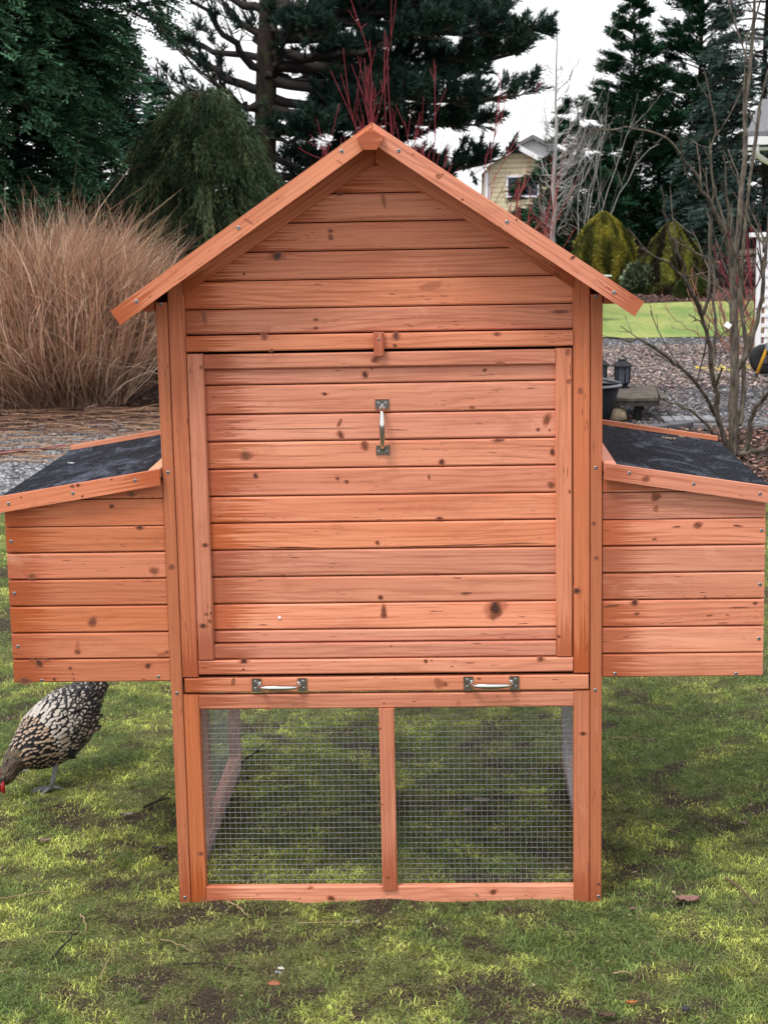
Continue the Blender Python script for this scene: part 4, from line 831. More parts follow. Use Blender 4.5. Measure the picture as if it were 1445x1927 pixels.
# ornamental grass
def pampas():
    Y = 10.7; base = np.array([X_(118, Y), Y, 0]); root = empty('ornamental_grass', tuple(base), 'large clump of dry tan ornamental grass at left behind the gravel', 'grass clump')
    n = 12500; M = 7; a = rng.random(n)*2*PI; r0 = np.sqrt(rng.random(n)); bx = -.04+np.cos(a)*r0*.56; by = np.sin(a)*r0*.40
    grp = vnoise(bx*9, by*9, 2); lean = rng.normal(0, .10, n); H = rng.normal(1.60, .17, n)*(1-.10*r0); outw = np.stack([np.cos(a), np.sin(a)], 1)*(.03+.27*r0**2+np.abs(rng.normal(0, .15, n)))[:, None]+rng.normal(0, .17, (n, 2))
    stray = rng.random(n) < .10; H[stray] *= rng.uniform(.45, .95, stray.sum()); outw[stray] *= 3.0
    low = rng.random(n) < .10; H[low] *= rng.uniform(.3, .7, low.sum()); outw[low] += rng.normal(0, .3, (low.sum(), 2))
    droopx = rng.random(n)**1.6*.85; t = np.linspace(0, 1, M)
    V = np.zeros((n, M, 2, 3)); th = rng.random(n)*PI; wd = rng.uniform(.0022, .0062, n); sx, sy = np.cos(th), np.sin(th)
    bend = rng.normal(0, .24, (n, 2))
    for i, q in enumerate(t):
        x = bx+outw[:, 0]*(q**2.8)+bend[:, 0]*math.sin(PI*q)*.6+outw[:, 0]*droopx*1.5*max(0, q-.6)*2; y = by+outw[:, 1]*(q**1.7)+bend[:, 1]*math.sin(PI*q)*.6
        z = H*(q-(droopx*.55)*max(0, q-.55)**2*4-.12*q*q*np.hypot(outw[:, 0], outw[:, 1])); wq = wd*(1.0-.85*q**2.0)
        V[:, i, 0] = np.stack([x-sx*wq, y-sy*wq, z], 1); V[:, i, 1] = np.stack([x+sx*wq, y+sy*wq, z], 1)
    V += base; idx = np.arange(n)[:, None, None]*(M*2)+np.arange(M-1)[None, :, None]*2+np.array([0, 1, 3, 2])[None, None]
    pal = np.array([[.64, .38, .26], [.46, .27, .18], [.90, .68, .52], [.20, .12, .09], [.44, .33, .17]]); c = pal[rng.choice(5, n, p=[.34, .26, .2, .12, .08])]*rng.uniform(.7, 1.15, (n, 1))
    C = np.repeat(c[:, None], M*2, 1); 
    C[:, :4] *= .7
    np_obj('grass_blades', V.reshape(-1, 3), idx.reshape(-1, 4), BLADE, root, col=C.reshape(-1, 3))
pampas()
def straws(name, n, xr, yr, cols, Lr, wd, z=.006, label=None):
    X = rng.uniform(*xr, n); Y = rng.uniform(*yr, n); a = rng.normal(0, .5, n)+(rng.random(n) < .5)*PI; L = rng.uniform(*Lr, n); M = 5; V = np.zeros((n, M, 2, 3)); k = rng.normal(0, .7, n)
    zz = z+rng.random(n)*.02
    for i in range(M):
        q = i/(M-1)-.5; ang = a+k*q; x = X+L*q*np.cos(a)-k*L*q*q*np.sin(a); y = Y+L*q*np.sin(a)+k*L*q*q*np.cos(a); s = np.stack([-np.sin(ang), np.cos(ang), 0*a+.5], 1)*wd
        c0 = np.stack([x, y, zz+.012*np.cos(q*3)*rng.random(n)], 1); V[:, i, 0] = c0-s; V[:, i, 1] = c0+s
    idx = np.arange(n)[:, None, None]*(M*2)+np.arange(M-1)[None, :, None]*2+np.array([0, 1, 3, 2])[None, None]; c = np.array(cols)[rng.integers(0, len(cols), n)]*rng.uniform(.6, 1.2, (n, 1))
    return tag(np_obj(name, V.reshape(-1, 3), idx.reshape(-1, 4), BLADE, col=np.repeat(c, M*2, 0)), kind='stuff')
straws('straw_litter', 520, (-4.6, -1.2), (8.6, 10.4), [(.34, .2, .13), (.42, .27, .18), (.2, .11, .08)], (.15, .7), .0035)
straws('straw_litter', 260, (-4.4, -1.6), (7.2, 8.8), [(.40, .25, .16), (.3, .18, .12)], (.15, .6), .0035)
# gravel stones, chips and leaves
def pebbles(name, n, xr, yr, size, cols, z=-.01, flat=.6):
    V0 = np.array([[1, 0, 0], [0, 1, 0], [-1, 0, 0], [0, -1, 0], [0, 0, 1], [.6, .6, .55], [-.6, .5, .6]], float)[:6]; V0 = np.array([[1, 0, .0], [.3, .9, .1], [-.8, .6, 0], [-.8, -.6, .05], [.4, -.9, 0], [.25, .1, .8], [-.4, .05, .75]])
    F0 = np.array([[0, 1, 5], [1, 2, 6], [2, 3, 6], [3, 4, 5], [4, 0, 5], [1, 6, 5], [3, 5, 6]]); X = rng.uniform(*xr, n); Y = yr[0]+(yr[1]-yr[0])*rng.random(n)**1.3
    s = rng.uniform(*size, n); a = rng.random(n)*2*PI; st = rng.uniform(.6, 1.1, (n, 1)); P = V0[None]*np.stack([s, s*rng.uniform(.6, 1, n), s*flat*rng.uniform(.6, 1.2, n)], 1)[:, None]
    x = P[..., 0]*np.cos(a)[:, None]-P[..., 1]*np.sin(a)[:, None]; y = P[..., 0]*np.sin(a)[:, None]+P[..., 1]*np.cos(a)[:, None]; V = np.stack([x+X[:, None], y+Y[:, None], P[..., 2]+z], -1)
    F = np.arange(n)[:, None, None]*7+F0[None]; c = np.array(cols)[rng.integers(0, len(cols), n)]*rng.uniform(.6, 1.2, (n, 1))
    return tag(np_obj(name, V.reshape(-1, 3), F.reshape(-1, 3), TWIG, col=np.repeat(c, 7, 0)), kind='stuff')
GCOL = [(.16, .17, .19), (.24, .25, .28), (.10, .105, .12), (.36, .36, .37), (.20, .18, .17)]
pebbles('gravel_stones', 26000, (-4.2, -1.3), (4.8, 9.6), (.008, .021), GCOL)
pebbles('gravel_stones', 16000, (.9, 5.5), (8.7, 17), (.008, .020), GCOL)
def leaves(name, n, xr, yr, size, cols, z=.0, stuff=True, pw=1.0):
    X = rng.uniform(*xr, n); Y = yr[0]+(yr[1]-yr[0])*rng.random(n)**pw; lv = Leaves(); P = np.stack([X, Y, z+rng.random(n)*.02], 1); a = rng.random(n)*2*PI
    D_ = unit(np.stack([np.cos(a), np.sin(a), rng.normal(0, .25, n)], 1)); S_ = unit(np.cross(D_, np.array([0, 0, 1.0]))+rng.normal(0, .3, (n, 3)))
    c = np.array(cols)[rng.integers(0, len(cols), n)]*rng.uniform(.5, 1.2, (n, 1)); lv.rhomb(P, D_, rng.uniform(*size, n), rng.uniform(size[0]*.4, size[1]*.5, n), c, S_)
    return tag(lv.build(name, TWIG, None), kind='stuff')
LC = [(.36, .26, .25), (.50, .40, .38), (.26, .17, .15), (.50, .38, .30), (.16, .11, .10)]
leaves('lawn_debris', 9000, (-2.2, 2.2), (-1.2, 5), (.004, .016), [(.10, .07, .05), (.05, .035, .028), (.30, .23, .15), (.2, .15, .11)], .010)
leaves('bark_chips', 9000, (1.2, 5.2), (8.7, 12.2), (.015, .05), [(.09, .06, .065), (.05, .035, .04), (.16, .10, .095), (.22, .15, .13)], -.004)
leaves('fallen_leaves', 240, (2.5, 3.4), (12.6, 13.0), (.03, .06), [(.75, .55, .08), (.6, .48, .12)], .01)
leaves('fallen_leaves', 27000, (1.2, 6), (11.3, 15.8), (.02, .05), LC)
leaves('bark_chips', 9000, (.9, 3.6), (5.0, 8.5), (.025, .07), [(.20, .10, .075), (.12, .07, .06), (.30, .16, .11), (.06, .04, .04), (.42, .26, .2)], .002)
leaves('bark_chips', 5000, (1.0, 6), (24.2, 27.6), (.03, .08), [(.16, .09, .08), (.10, .06, .05), (.26, .15, .12)], .004)
leaves('bark_chips', 5000, (-4.4, -.9), (9.0, 12.5), (.02, .06), [(.10, .06, .05), (.06, .04, .035), (.2, .12, .09)], .0)
# ------------------------------------------------------------------ bare woody plants
def bare(name, label, cat, base, stems, col, tip, gen=3, group=None, mat=TWIG, rr=1.0, k=5):
    """stems: list of (world point list, radius0, radius1, branches)"""
    root = empty(name, tuple(base), label, cat, group); st = Stems(k)
    def grow(path, r0, r1, nb, g, spread):
        path = np.asarray(path); N = len(path); st.add(path, np.linspace(r0, r1, N), np.array(col)+(np.array(tip)-np.array(col))*min(1, (gen-g)/max(1, gen)))
        if g == 0: return
        L = np.linalg.norm(path[-1]-path[0])
        for _ in range(nb):
            t = rng.uniform(.25, .97); o = np.array([np.interp(t, np.linspace(0, 1, N), path[:, c]) for c in range(3)]); d = unit((path[min(N-1, int(t*(N-1))+1)]-path[int(t*(N-1))])[None])[0]
            d = unit((d+rng.normal(0, spread, 3)+np.array([0, 0, .25]))[None])[0]; l = L*rng.uniform(.18, .45)*(1.15-t*.5); e = o+d*l+np.array([0, 0, .1*l]); grow(bez(o, o+d*l*.5+rng.normal(0, .04*l, 3), e, 5), max(r1*.9, r0*(1-t)*.5), r1*.55, max(1, nb//2), g-1, spread)
    for path, r0, r1, nb in stems: grow(path, r0, r1, nb, gen, .42)
    st.build('stems', mat, root); return root
def px_path(pts, Y, dy=0, n=14, jit=.006):
    P = np.array([at(x, y, Y+dy*i/(len(pts)-1)) for i, (x, y) in enumerate(pts)]); t = np.linspace(0, len(P)-1, n); Q = np.stack([np.interp(t, range(len(P)), P[:, c]) for c in range(3)], 1)
    Q[1:-1] = (Q[:-2]+2*Q[1:-1]+Q[2:])/4; Q[1:-1] += rng.normal(0, jit, (n-2, 3)); return Q
# foreground shrub tree at the right
YT = 7.1; b0 = gnd(1385, 858)
T = [([(1385, 868), (1378, 800), (1383, 720), (1381, 640), (1382, 560), (1378, 500)], .034, .022, 1, 0), ([(1378, 510), (1388, 440), (1398, 340), (1404, 240), (1410, 120), (1418, 0), (1424, -60)], .021, .007, 4, .3),
     ([(1378, 505), (1366, 440), (1345, 400), (1325, 360), (1300, 310), (1280, 290)], .018, .006, 4, -.3), ([(1383, 700), (1410, 660), (1425, 600), (1436, 540), (1440, 470), (1446, 400)], .018, .007, 5, -.2), ([(1392, 800), (1400, 740), (1402, 660), (1393, 580), (1395, 480), (1405, 380), (1422, 250), (1445, 130)], .017, .007, 4, .5),
     ([(1372, 850), (1352, 800), (1345, 740), (1338, 680), (1330, 630), (1320, 595)], .019, .012, 1, -.4), ([(1320, 595), (1300, 550), (1285, 500), (1268, 460), (1250, 410), (1243, 350)], .012, .005, 3, -.6), ([(1320, 595), (1308, 560), (1290, 530), (1255, 495), (1218, 478), (1180, 428)], .011, .004, 3, -.8), ([(1322, 592), (1332, 560), (1340, 450), (1338, 330), (1345, 210)], .012, .005, 3, -.1),
     ([(1340, 710), (1345, 640), (1342, 520), (1335, 420)], .012, .006, 2, .2), ([(1345, 780), (1335, 755), (1300, 705), (1260, 675), (1215, 640), (1190, 638), (1140, 634)], .014, .005, 4, -.6), ([(1300, 705), (1280, 690), (1235, 670), (1215, 668)], .006, .003, 2, -.3),
     ([(1352, 830), (1330, 800), (1290, 768), (1250, 752), (1238, 745)], .011, .004, 2, -.3), ([(1400, 870), (1412, 800), (1420, 770), (1450, 735), (1470, 720)], .018, .009, 4, -.3), ([(1378, 868), (1400, 852), (1440, 842), (1480, 835)], .020, .012, 3, -.2),
     ([(1325, 610), (1310, 600), (1296, 590)], .006, .003, 1, 0), ([(1280, 290), (1250, 252), (1215, 246), (1180, 240), (1130, 245), (1100, 240)], .008, .003, 3, -.3), ([(1366, 440), (1352, 380), (1340, 340), (1335, 260)], .010, .004, 2, 0), ([(1402, 560), (1390, 500), (1370, 440), (1372, 370), (1360, 290)], .010, .004, 2, -.3),
     ([(1440, 470), (1420, 430), (1400, 400), (1395, 350), (1370, 280)], .009, .004, 3, .2), ([(1383, 600), (1368, 560), (1340, 520), (1300, 430)], .009, .004, 3, .3)]
bare('bare_tree', 'multi stemmed leafless tree with mossy bark behind the right nest box', 'tree', (b0[0], YT, 0), [(px_path(p, YT, dy), r0, r1, nb) for p, r0, r1, nb, dy in T], (.085, .072, .055), (.20, .16, .15), 2, mat=MOSSBARK, k=8)
# tall grey tree
YB = 29.0; bb0 = at(1046, 560, YB)
st = [(px_path([(1046, 560), (1043, 400), (1045, 300), (1044, 200), (1049, 100), (1047, 10)], YB, 0, 14, .02), .062, .006, 0)]
for k in range(70):
    y = rng.uniform(130, 455); s = 1 if rng.random() < .68 else -1; L = rng.uniform(40, 150)*(.45 if y < 220 else 1)*(1 if s > 0 else .55); ri = rng.uniform(.7, 2.6); L *= rng.uniform(.35, 1)
    st.append((px_path([(1045+s*3, y), (1045+s*(6+L*.5), y-L*ri*rng.uniform(.25, .5)), (1045+s*L, y-L*ri)], YB, rng.uniform(-1, 1), 8, .02), .010, .0025, 5))
for k in range(5):
    q = rng.uniform(-14, 14); st.append((px_path([(1100+q, 560), (1108+q*1.5, 460), (1120+q*3, 380), (1150+q*4, 250+abs(q)*4), (1165+q*6, 170+abs(q)*8)], YB-.5, rng.uniform(-.6, .6), 12, .015), .011, .003, 6))
bare('bare_grey_tree', 'slim leafless tree with pale grey trunk left of the firs', 'tree', (bb0[0], YB, 0), st, (.36, .35, .34), (.30, .27, .25), 2)
# red-twig dogwoods
def dogwood(px, Y, stems, label, group, spread, H, col=(.16, .022, .030), tip=(.30, .045, .06), r=.0055, nb=5, gen=2):
    b = at(px, 700, Y); st = []
    for k in range(stems):
        a = rng.normal(0, spread); d2 = rng.normal(0, spread*.6); h = H*rng.uniform(.68, 1.05); p0 = np.array([b[0]+rng.normal(0, .08), Y+rng.normal(0, .08), 0]); p2 = p0+np.array([a, d2, h]); p1 = p0+np.array([a*.75, d2*.7, h*.45])
        st.append((bez(p0, p1, p2, 12)+rng.normal(0, .006, (12, 3)), r*rng.uniform(.8, 1.3), .003, nb))
    return bare('dogwood_shrub', label, 'shrub', (b[0], Y, 0), st, col, tip, gen, group)
dogwood(708, 6.6, 4, 'red stemmed dogwood rising straight above the coop ridge', None, .12, 2.62, r=.004, nb=6)
dogwood(775, 8.2, 9, 'red twig dogwood spreading behind the right roof slope', None, .34, 2.2, r=.004, nb=7)
dogwood(610, 8.8, 7, 'red twig dogwood poking out behind the left roof slope', None, .34, 1.95)
dogwood(935, 10.5, 16, 'red twig dogwood in front of the yellow house', None, .42, 1.72, (.22, .05, .045), (.34, .12, .09))
dogwood(975, 11.5, 7, 'bright red stems arching past the pale grey trunk', None, .24, 1.75, (.28, .02, .03), (.28, .05, .06))
dogwood(1425, 16.5, 14, 'low red twig dogwood before the blue spruce', None, .42, 1.30, (.24, .03, .045), (.34, .06, .08), .006)
dogwood(1392, 14.5, 34, 'low russet twiggy bush beside the far lawn', None, .40, .78, (.26, .12, .09), (.40, .20, .15), .005, 5)

# ================================================================== THINGS IN THE GARDEN
YEL = simple('yellow_siding', (.60, .53, .36), .7, 0, .2, .06, 2, 0); WHT = simple('white_paint', (.78, .78, .8), .5, 0, .3, .04, 6, 0)
ROOFG = simple('grey_shingle', (.16, .16, .17), .9, 0, .2, .3, 20, .3); GLS = simple('window_glass', (.05, .06, .08), .08, 0, .6, .1, 2, 0)
def yellow_house():
    Y = 56; w_ = lambda px, py, dy=0: at(px, py, Y+dy); a = w_(916, 470); root = empty('house', (a[0], Y, 0), 'yellow sided two storey house with white trim between pine and fir', 'house')
    xl, xr = a[0], w_(1060, 470)[0]; ze = w_(972, 310)[2]; zp = w_(972, 283)[2]; xc = (w_(972, 300)[0]); xr = 2*xc-xl; mb = MB(); z = 0.0
    zs = w_(972, 312)[2]
    while z < zp-.1:
        h = .16; half = 1.0 if z < zs else max(.05, (zp-z)/(zp-zs))
        mb.board((xc-(xc-xl)*half, Y, z+h/2), (xc+(xc-xl)*half, Y, z+h/2), h-.012, .05, ZA, .01); z += h
    mb.box((xl, Y+.03, 0), (xr, Y+8, zs-.1)); wl = mb.build('wall', YEL, root)
    rf = MB()
    for s in (-1, 1):
        e = Vector((xc+s*(xc-xl+.45), Y-.35, zs-.22)); r = Vector((xc, Y-.35, zp+.08)); rf.prism([tuple(e), tuple(r), tuple(r+Vector((0, 0, .12))), tuple(e+Vector((0, 0, .12)))][::s], (0, 9, 0))
    rf.build('roof', ROOFG, root); tr = MB()
    for s in (-1, 1):
        e = Vector((xc+s*(xc-xl+.45), Y-.39, zs-.26)); r = Vector((xc, Y-.39, zp+.04)); tr.prism([tuple(e), tuple(r), tuple(r+Vector((0, 0, .18))), tuple(e+Vector((0, 0, .18)))][::s], (0, .035, 0))
    tr.box((xl-.05, Y-.08, 0), (xl+.12, Y-.03, zs-.2)); tr.build('trim', WHT, root)
    p0, p1 = w_(952, 372), w_(975, 329); x0, x1 = p0[0], p0[0]+1.05; z0, z1 = p0[2], p1[2]
    f = MB(); f.box((x0, Y-.09, z0), (x0+.07, Y-.035, z1)); f.box((x1, Y-.09, z0), (x1+.07, Y-.035, z1)); f.box((x0+.071, Y-.09, z0), (x1-.001, Y-.035, z0+.07)); f.box((x0+.071, Y-.09, z1-.07), (x1-.001, Y-.035, z1)); xm = x0+.42; f.box((xm, Y-.088, z0+.071), (xm+.05, Y-.037, z1-.071))
    wf = f.build('window', WHT, root); g_ = MB(); g_.box((x0+.072, Y-.06, z0+.072), (xm-.001, Y-.04, z1-.072)); g_.box((xm+.051, Y-.06, z0+.072), (x1-.001, Y-.04, z1-.072)); g_.build('pane', GLS, wf)
    # cross gable behind
    r2 = MB(); q = w_(1000, 262, 4); xq, zq = q[0], q[2]
    for s in (-1, 1): r2.prism([(xq+s*1.9, Y+3, zq-1.0), (xq, Y+3, zq), (xq, Y+3, zq+.15), (xq+s*1.9, Y+3, zq-.85)][::s], (0, 5, 0))
    r2.build('roof', ROOFG, root); g2 = MB(); g2.prism([(xq-1.6, Y+3.4, zq-1.9), (xq+1.6, Y+3.4, zq-1.9), (xq+1.6, Y+3.4, zq-.85), (xq, Y+3.4, zq-.02), (xq-1.6, Y+3.4, zq-.85)], (0, .2, 0)); g2.build('gable_wall', WHT, root)
yellow_house()
def right_house():
    Y = 19.0; w_ = lambda px, py: at(px, py, Y); a = w_(1407, 270); root = empty('house_eave', (a[0]+1.2, Y, 0), 'white gutter and grey roof corner of a house at the right edge', 'house')
    x0 = a[0]; z = w_(1407, 272)[2]
    g_ = MB(); prof = [(0, 0), (0, .11), (-.012, .11), (-.02, .07), (-.085, .045), (-.10, .10), (-.115, .10), (-.11, 0)]
    g_.prism([(x0, Y+py_, z+pz) for py_, pz in prof], (4, 0, 0), udir=(0, 1, 0)); g_.build('gutter', WHT, root)
    s = MB(); s.box((x0+.05, Y+.005, z-.06), (x0+4, Y+.55, z-.03)); s.build('soffit', WHT, root)
    r = MB(); r.prism([(x0-.02, Y-.06, z+.115), (x0+4, Y-.06, z+.115), (x0+4, Y+2, z+.62), (x0+.5, Y+2, z+.62)], (0, 0, .05)); r.build('roof', ROOFG, root)
    d = MB(); d.tube([(x0+.10, Y-.05, z+.01), (x0+.10, Y-.05, z-.06), (x0+.13, Y+.02, z-.13), (x0+.24, Y+.15, z-.19), (x0+.42, Y+.40, z-.25), (x0+.62, Y+.53, z-.36), (x0+.62, Y+.53, -.0)], .035, 10); d.build('downspout', WHT, root)
    w2 = MB()
    for k in range(14): w2.board((x0+.45, Y+.6, .1+.17*k), (x0+4, Y+.6, .1+.17*k), .16, .03, ZA, .006)
    w2.build('wall', simple('grey_siding', (.2, .21, .22), .8), root)
right_house()
def trellis():
    Y = 13.0; a, b = at(1418, 440, Y), at(1450, 440, Y); root = empty('trellis', (a[0]+.3, Y, 0), 'white lattice trellis panel with flat cap at right behind the bare branches', 'trellis'); m = MB(); x0 = a[0]; z1 = a[2]
    m.box((x0+.035, Y, -.02), (x0+.085, Y+.05, z1-.03)); m.build('post', WHT, root); m = MB(); m.box((x0+.75, Y, -.02), (x0+.80, Y+.05, z1-.03)); m.build('post', WHT, root)
    c = MB(); c.box((x0-.03, Y-.03, z1-.028), (x0+.86, Y+.08, z1+.012)); c.build('cap', WHT, root); l = MB()
    for k in range(13): z = .1+k*.095; l.box((x0+.086, Y+.012, z), (x0+.749, Y+.022, z+.035), c=.001)
    for k in range(7): x = x0+.12+k*.095; l.box((x, Y+.023, .05), (x+.035, Y+.033, z1-.03), c=.001)
    l.build('lattice', WHT, root)
trellis()
def fence():
    Y = 30.6; root = empty('fence', (X_(1180, Y), Y, 0), 'dark wire fence with brown wooden top rail behind the golden shrubs', 'fence'); BR = simple('fence_wood', (.13, .06, .04), .85); NT = simple('black_netting', (.012, .012, .014), .8)
    z = at(1180, 468, Y)[2]; x0, x1 = X_(960, Y), X_(1450, Y); m = MB(); m.box((x0, Y-.02, z-.035), (x1, Y+.02, z+.035)); m.box((x0, Y-.02, .08), (x1, Y+.02, .14)); m.build('rail', BR, root)
    for k in range(5): x = x0+(x1-x0)*k/4; p = MB(); p.box((x-.045, Y+.021, 0), (x+.045, Y+.11, z+.05)); p.build('post', BR, root)
    n = MB()
    for k in range(int((x1-x0)/.09)): n.box((x0+k*.09, Y+.0225, .14), (x0+k*.09+.012, Y+.030, z), c=0.0005)
    for k in range(9): n.box((x0, Y+.0315, .16+k*.09), (x1, Y+.0375, .172+k*.09), c=.0005)
    n.build('netting', NT, root)
fence()
DARKW = simple('weathered_board', (.10, .086, .072), .9, 0, .1, .35, 16, .4)
def low_table():
    Yf, Yb, z = 9.05, 9.95, .165; xr = at(1258, 752, Yf)[0]; xl = xr-1.35; root = empty('low_table', ((xl+xr)/2, (Yf+Yb)/2, 0), 'low weathered grey wooden table holding two black lanterns', 'table')
    m = MB(); n = 7
    for k in range(n): y0 = Yf+(Yb-Yf)*k/n; m.box((xl, y0+.004, z-.022), (xr, y0+(Yb-Yf)/n-.004, z))
    m.build('tabletop', DARKW, root); a = MB(); a.box((xl+.08, Yf+.03, z-.062), (xr-.06, Yf+.06, z-.0225)); a.build('apron', DARKW, root); a = MB(); a.box((xl+.08, Yb-.06, z-.062), (xr-.06, Yb-.03, z-.0225)); a.build('apron', DARKW, root)
    LEGM = simple('dark_timber', (.018, .016, .015), .9, 0, .1)
    for x, y in ((xr-.24, Yf+.07), (xr-.40, Yb-.2), (xr-.14, Yb-.12), (xl+.1, Yf+.07), (xl+.1, Yb-.12)): l = MB(); l.box((x, y, -.02), (x+.05, y+.05, z-.023)); l.build('leg', LEGM, root)
low_table()
BLKM = simple('black_metal', (.010, .011, .015), .5, .1, .25, .2, 60, .1); FROST = simple('lantern_glass', (.07, .08, .105), .4, 0, .25, .3, 12, 0)
def lantern(px, py, Y, label):
    p = at(px, py, Y); s = .118/.11; c = (p[0], Y, .165); root = empty('lantern', c, label, 'lantern', 'lanterns on the low table'); x, y, z = c
    b = MB(); b.lathe(c, [(0, 0), (.060, 0), (.062, .010), (.040, .016), (.046, .030), (.060, .040), (0, .040)], 6); b.build('base', BLKM, root)
    g_ = MB(); g_.lathe(c, [(.052, .041), (.058, .168)], 6); g_.build('glass_pane', FROST, root)
    f = MB()
    for k in range(6):
        t = 2*PI*k/6; ax = Vector((0, 0, 1)); a = ax.orthogonal().normalized(); bq = ax.cross(a); e = (a*math.cos(t)+bq*math.sin(t)); f.tube([Vector(c)+e*.055+Vector((0, 0, .038)), Vector(c)+e*.061+Vector((0, 0, .170))], .0055, 6)
    f.build('frame', BLKM, root)
    r = MB(); r.lathe(c, [(.060, .166), (.083, .166), (.084, .174), (.046, .205), (.032, .212), (.032, .220), (.018, .226), (0, .227)], 6); r.build('lid', BLKM, root)
    h = MB(); h.tube([(x+.03*math.cos(t), y, z+.218+.026*math.sin(t)) for t in np.linspace(0, PI, 9)], .0035, 6); h.build('ring', BLKM, root)
lantern(1171, 720, 9.80, 'black six sided lantern with frosted panes standing at the table back')
lantern(1127, 720, 9.93, 'black lantern half hidden behind the coop corner post')
def tub():
    Y = 9.0; p = at(1113, 785, Y); c = (p[0], Y, 0); root = empty('planter_tub', c, 'black plastic planter tub with rolled shiny rim beside the table', 'planter'); m = MB()
    m.lathe(c, [(0, .0), (.125, .0), (.135, .02), (.205, .262), (.200, .262), (.128, .03), (0, .03)], 40); m.build('tub', simple('black_plastic', (.008, .009, .011), .7, 0, .12), root)
    r = MB(); prof = [(.205+.018*math.cos(t), .272+.011*math.sin(t)) for t in np.linspace(0, 2*PI, 13)]; r.lathe(c, prof, 40); r.build('rim', simple('grey_rim', (.09, .09, .1), .25, 0, .6), root)  # rim and handle are a paler, glossier grey than the tub
    s = MB(); s.lathe(c, [(0, .235), (.12, .238), (.196, .232)], 30); s.build('soil', GR0, root)
    h = MB(); h.tube([(p[0]-.1, Y-.11, .30), (p[0]+.05, Y-.10, .33), (p[0]+.205, Y-.02, .285)], [.012, .014, .012], 8); h.build('handle', bpy.data.materials['grey_rim'], root)
tub()
def rock(name, c, r, label, mat, cat='stone', sq=(1, 1, .7), seed=0, sub=3):
    import bmesh
    bm = bmesh.new(); bmesh.ops.create_icosphere(bm, subdivisions=sub, radius=1); q = random.Random(seed); off = Vector((q.uniform(0, 9), q.uniform(0, 9), q.uniform(0, 9)))
    from mathutils import noise
    for v in bm.verts:
        d = 1+.28*noise.noise(v.co*1.1+off)+.10*noise.noise(v.co*3+off); v.co = Vector((v.co.x*d*sq[0], v.co.y*d*sq[1], v.co.z*d*sq[2]))*r
    me = bpy.data.meshes.new(name); bm.to_mesh(me); bm.free(); me.materials.append(mat); me.polygons.foreach_set('use_smooth', np.ones(len(me.polygons), bool))
    o = link(bpy.data.objects.new(name, me)); o.location = c; tag(o, label, cat); return o
SAND = simple('tan_stone', (.38, .29, .20), .85, 0, .2, .35, 20, .5); WST = simple('white_stone', (.68, .67, .64), .6, 0, .3, .3, 90, .3); BST = simple('blue_stone', (.25, .29, .36), .55, 0, .3, .3, 90, .3); GST = simple('dull_stone', (.13, .115, .095), .8, 0, .2, .3, 60, .4); REDS = simple('brick_chip', (.34, .12, .07), .85, 0, .2, .4, 60, .5)
p = gnd(1152, 786); rock('stone', (p[0], p[1]-.1, .03), .085, 'tan boulder beside the planter tub', SAND, seed=3, sq=(1.2, 1, .8))
EDG = simple('grey_timber', (.12, .115, .12), .95, 0, .1, .35, 12, .4)
def beam(a, b, w, h, label, name='timber_edging', cat='edging', z=0.0):
    m = MB(); m.board((a[0], a[1], z+h/2), (b[0], b[1], z+h/2), w, h, (0, 0, 1) if False else tuple(Vector((b[1]-a[1], -(b[0]-a[0]), 0))), .004); o = m.build(name, EDG, loc=(a[0], a[1], 0)); tag(o, label, cat); return o
g0, g1 = gnd(1150, 820), gnd(1300, 801); beam(g0, g1, .10, .035, 'grey garden timber laid in front of the low table'); g2, g3 = gnd(1305, 806), gnd(1560, 809); beam(g2, g3, .09, .035, 'grey garden timber laid behind the bare tree')
def duckboard():
    a = gnd(1285, 792); root = empty('duckboard', (a[0], a[1], 0), 'short duckboard of pale grey slats on the gravel by the table', 'duckboard'); m = MB()
    for k in range(5): m.box((a[0]-.15+k*.075, a[1]-.16, .012), (a[0]-.15+k*.075+.066, a[1]+.10, .026))
    m.build('slats', simple('pale_slats', (.2, .2, .215), .7, 0, .3, .2, 20, .3), root); r = MB(); r.box((a[0]-.15, a[1]-.12, -.01), (a[0]+.21, a[1]-.08, .011)); r.build('runner', DARKW, root); r = MB(); r.box((a[0]-.15, a[1]+.02, -.01), (a[0]+.21, a[1]+.06, .011)); r.build('runner', DARKW, root)
duckboard()
def patio():
    Y = 20.0; c = at(1151, 517, Y); z = c[2]; root = empty('patio_table', (c[0]-.9, Y, 0), 'pale mint patio table whose corner shows past the right roof edge', 'table'); MT = simple('mint_top', (.66, .76, .70), .3, 0, .5, .03)
    m = MB(); x = c[0]; m.prism([(x, Y, z), (x-.62, Y+.95, z), (x-1.55, Y+.35, z), (x-.95, Y-.6, z)], (0, 0, -.02), udir=XA); m.build('tabletop', MT, root)
    m2 = MB(); m2.prism([(x-.10, Y+.02, z-.021), (x-.60, Y+.80, z-.021), (x-1.42, Y+.33, z-.021), (x-.92, Y-.48, z-.021)], (0, 0, -.05), udir=XA); m2.build('apron', simple('green_frame', (.10, .24, .20), .5), root)
    for dx, dy in ((-.2, .03), (-.64, .68), (-1.33, .33), (-.90, -.38)): l = MB(); l.tube([(x+dx, Y+dy, z-.07), (x+dx, Y+dy, 0)], .02, 10); l.build('leg', bpy.data.materials['green_frame'], root)
patio()
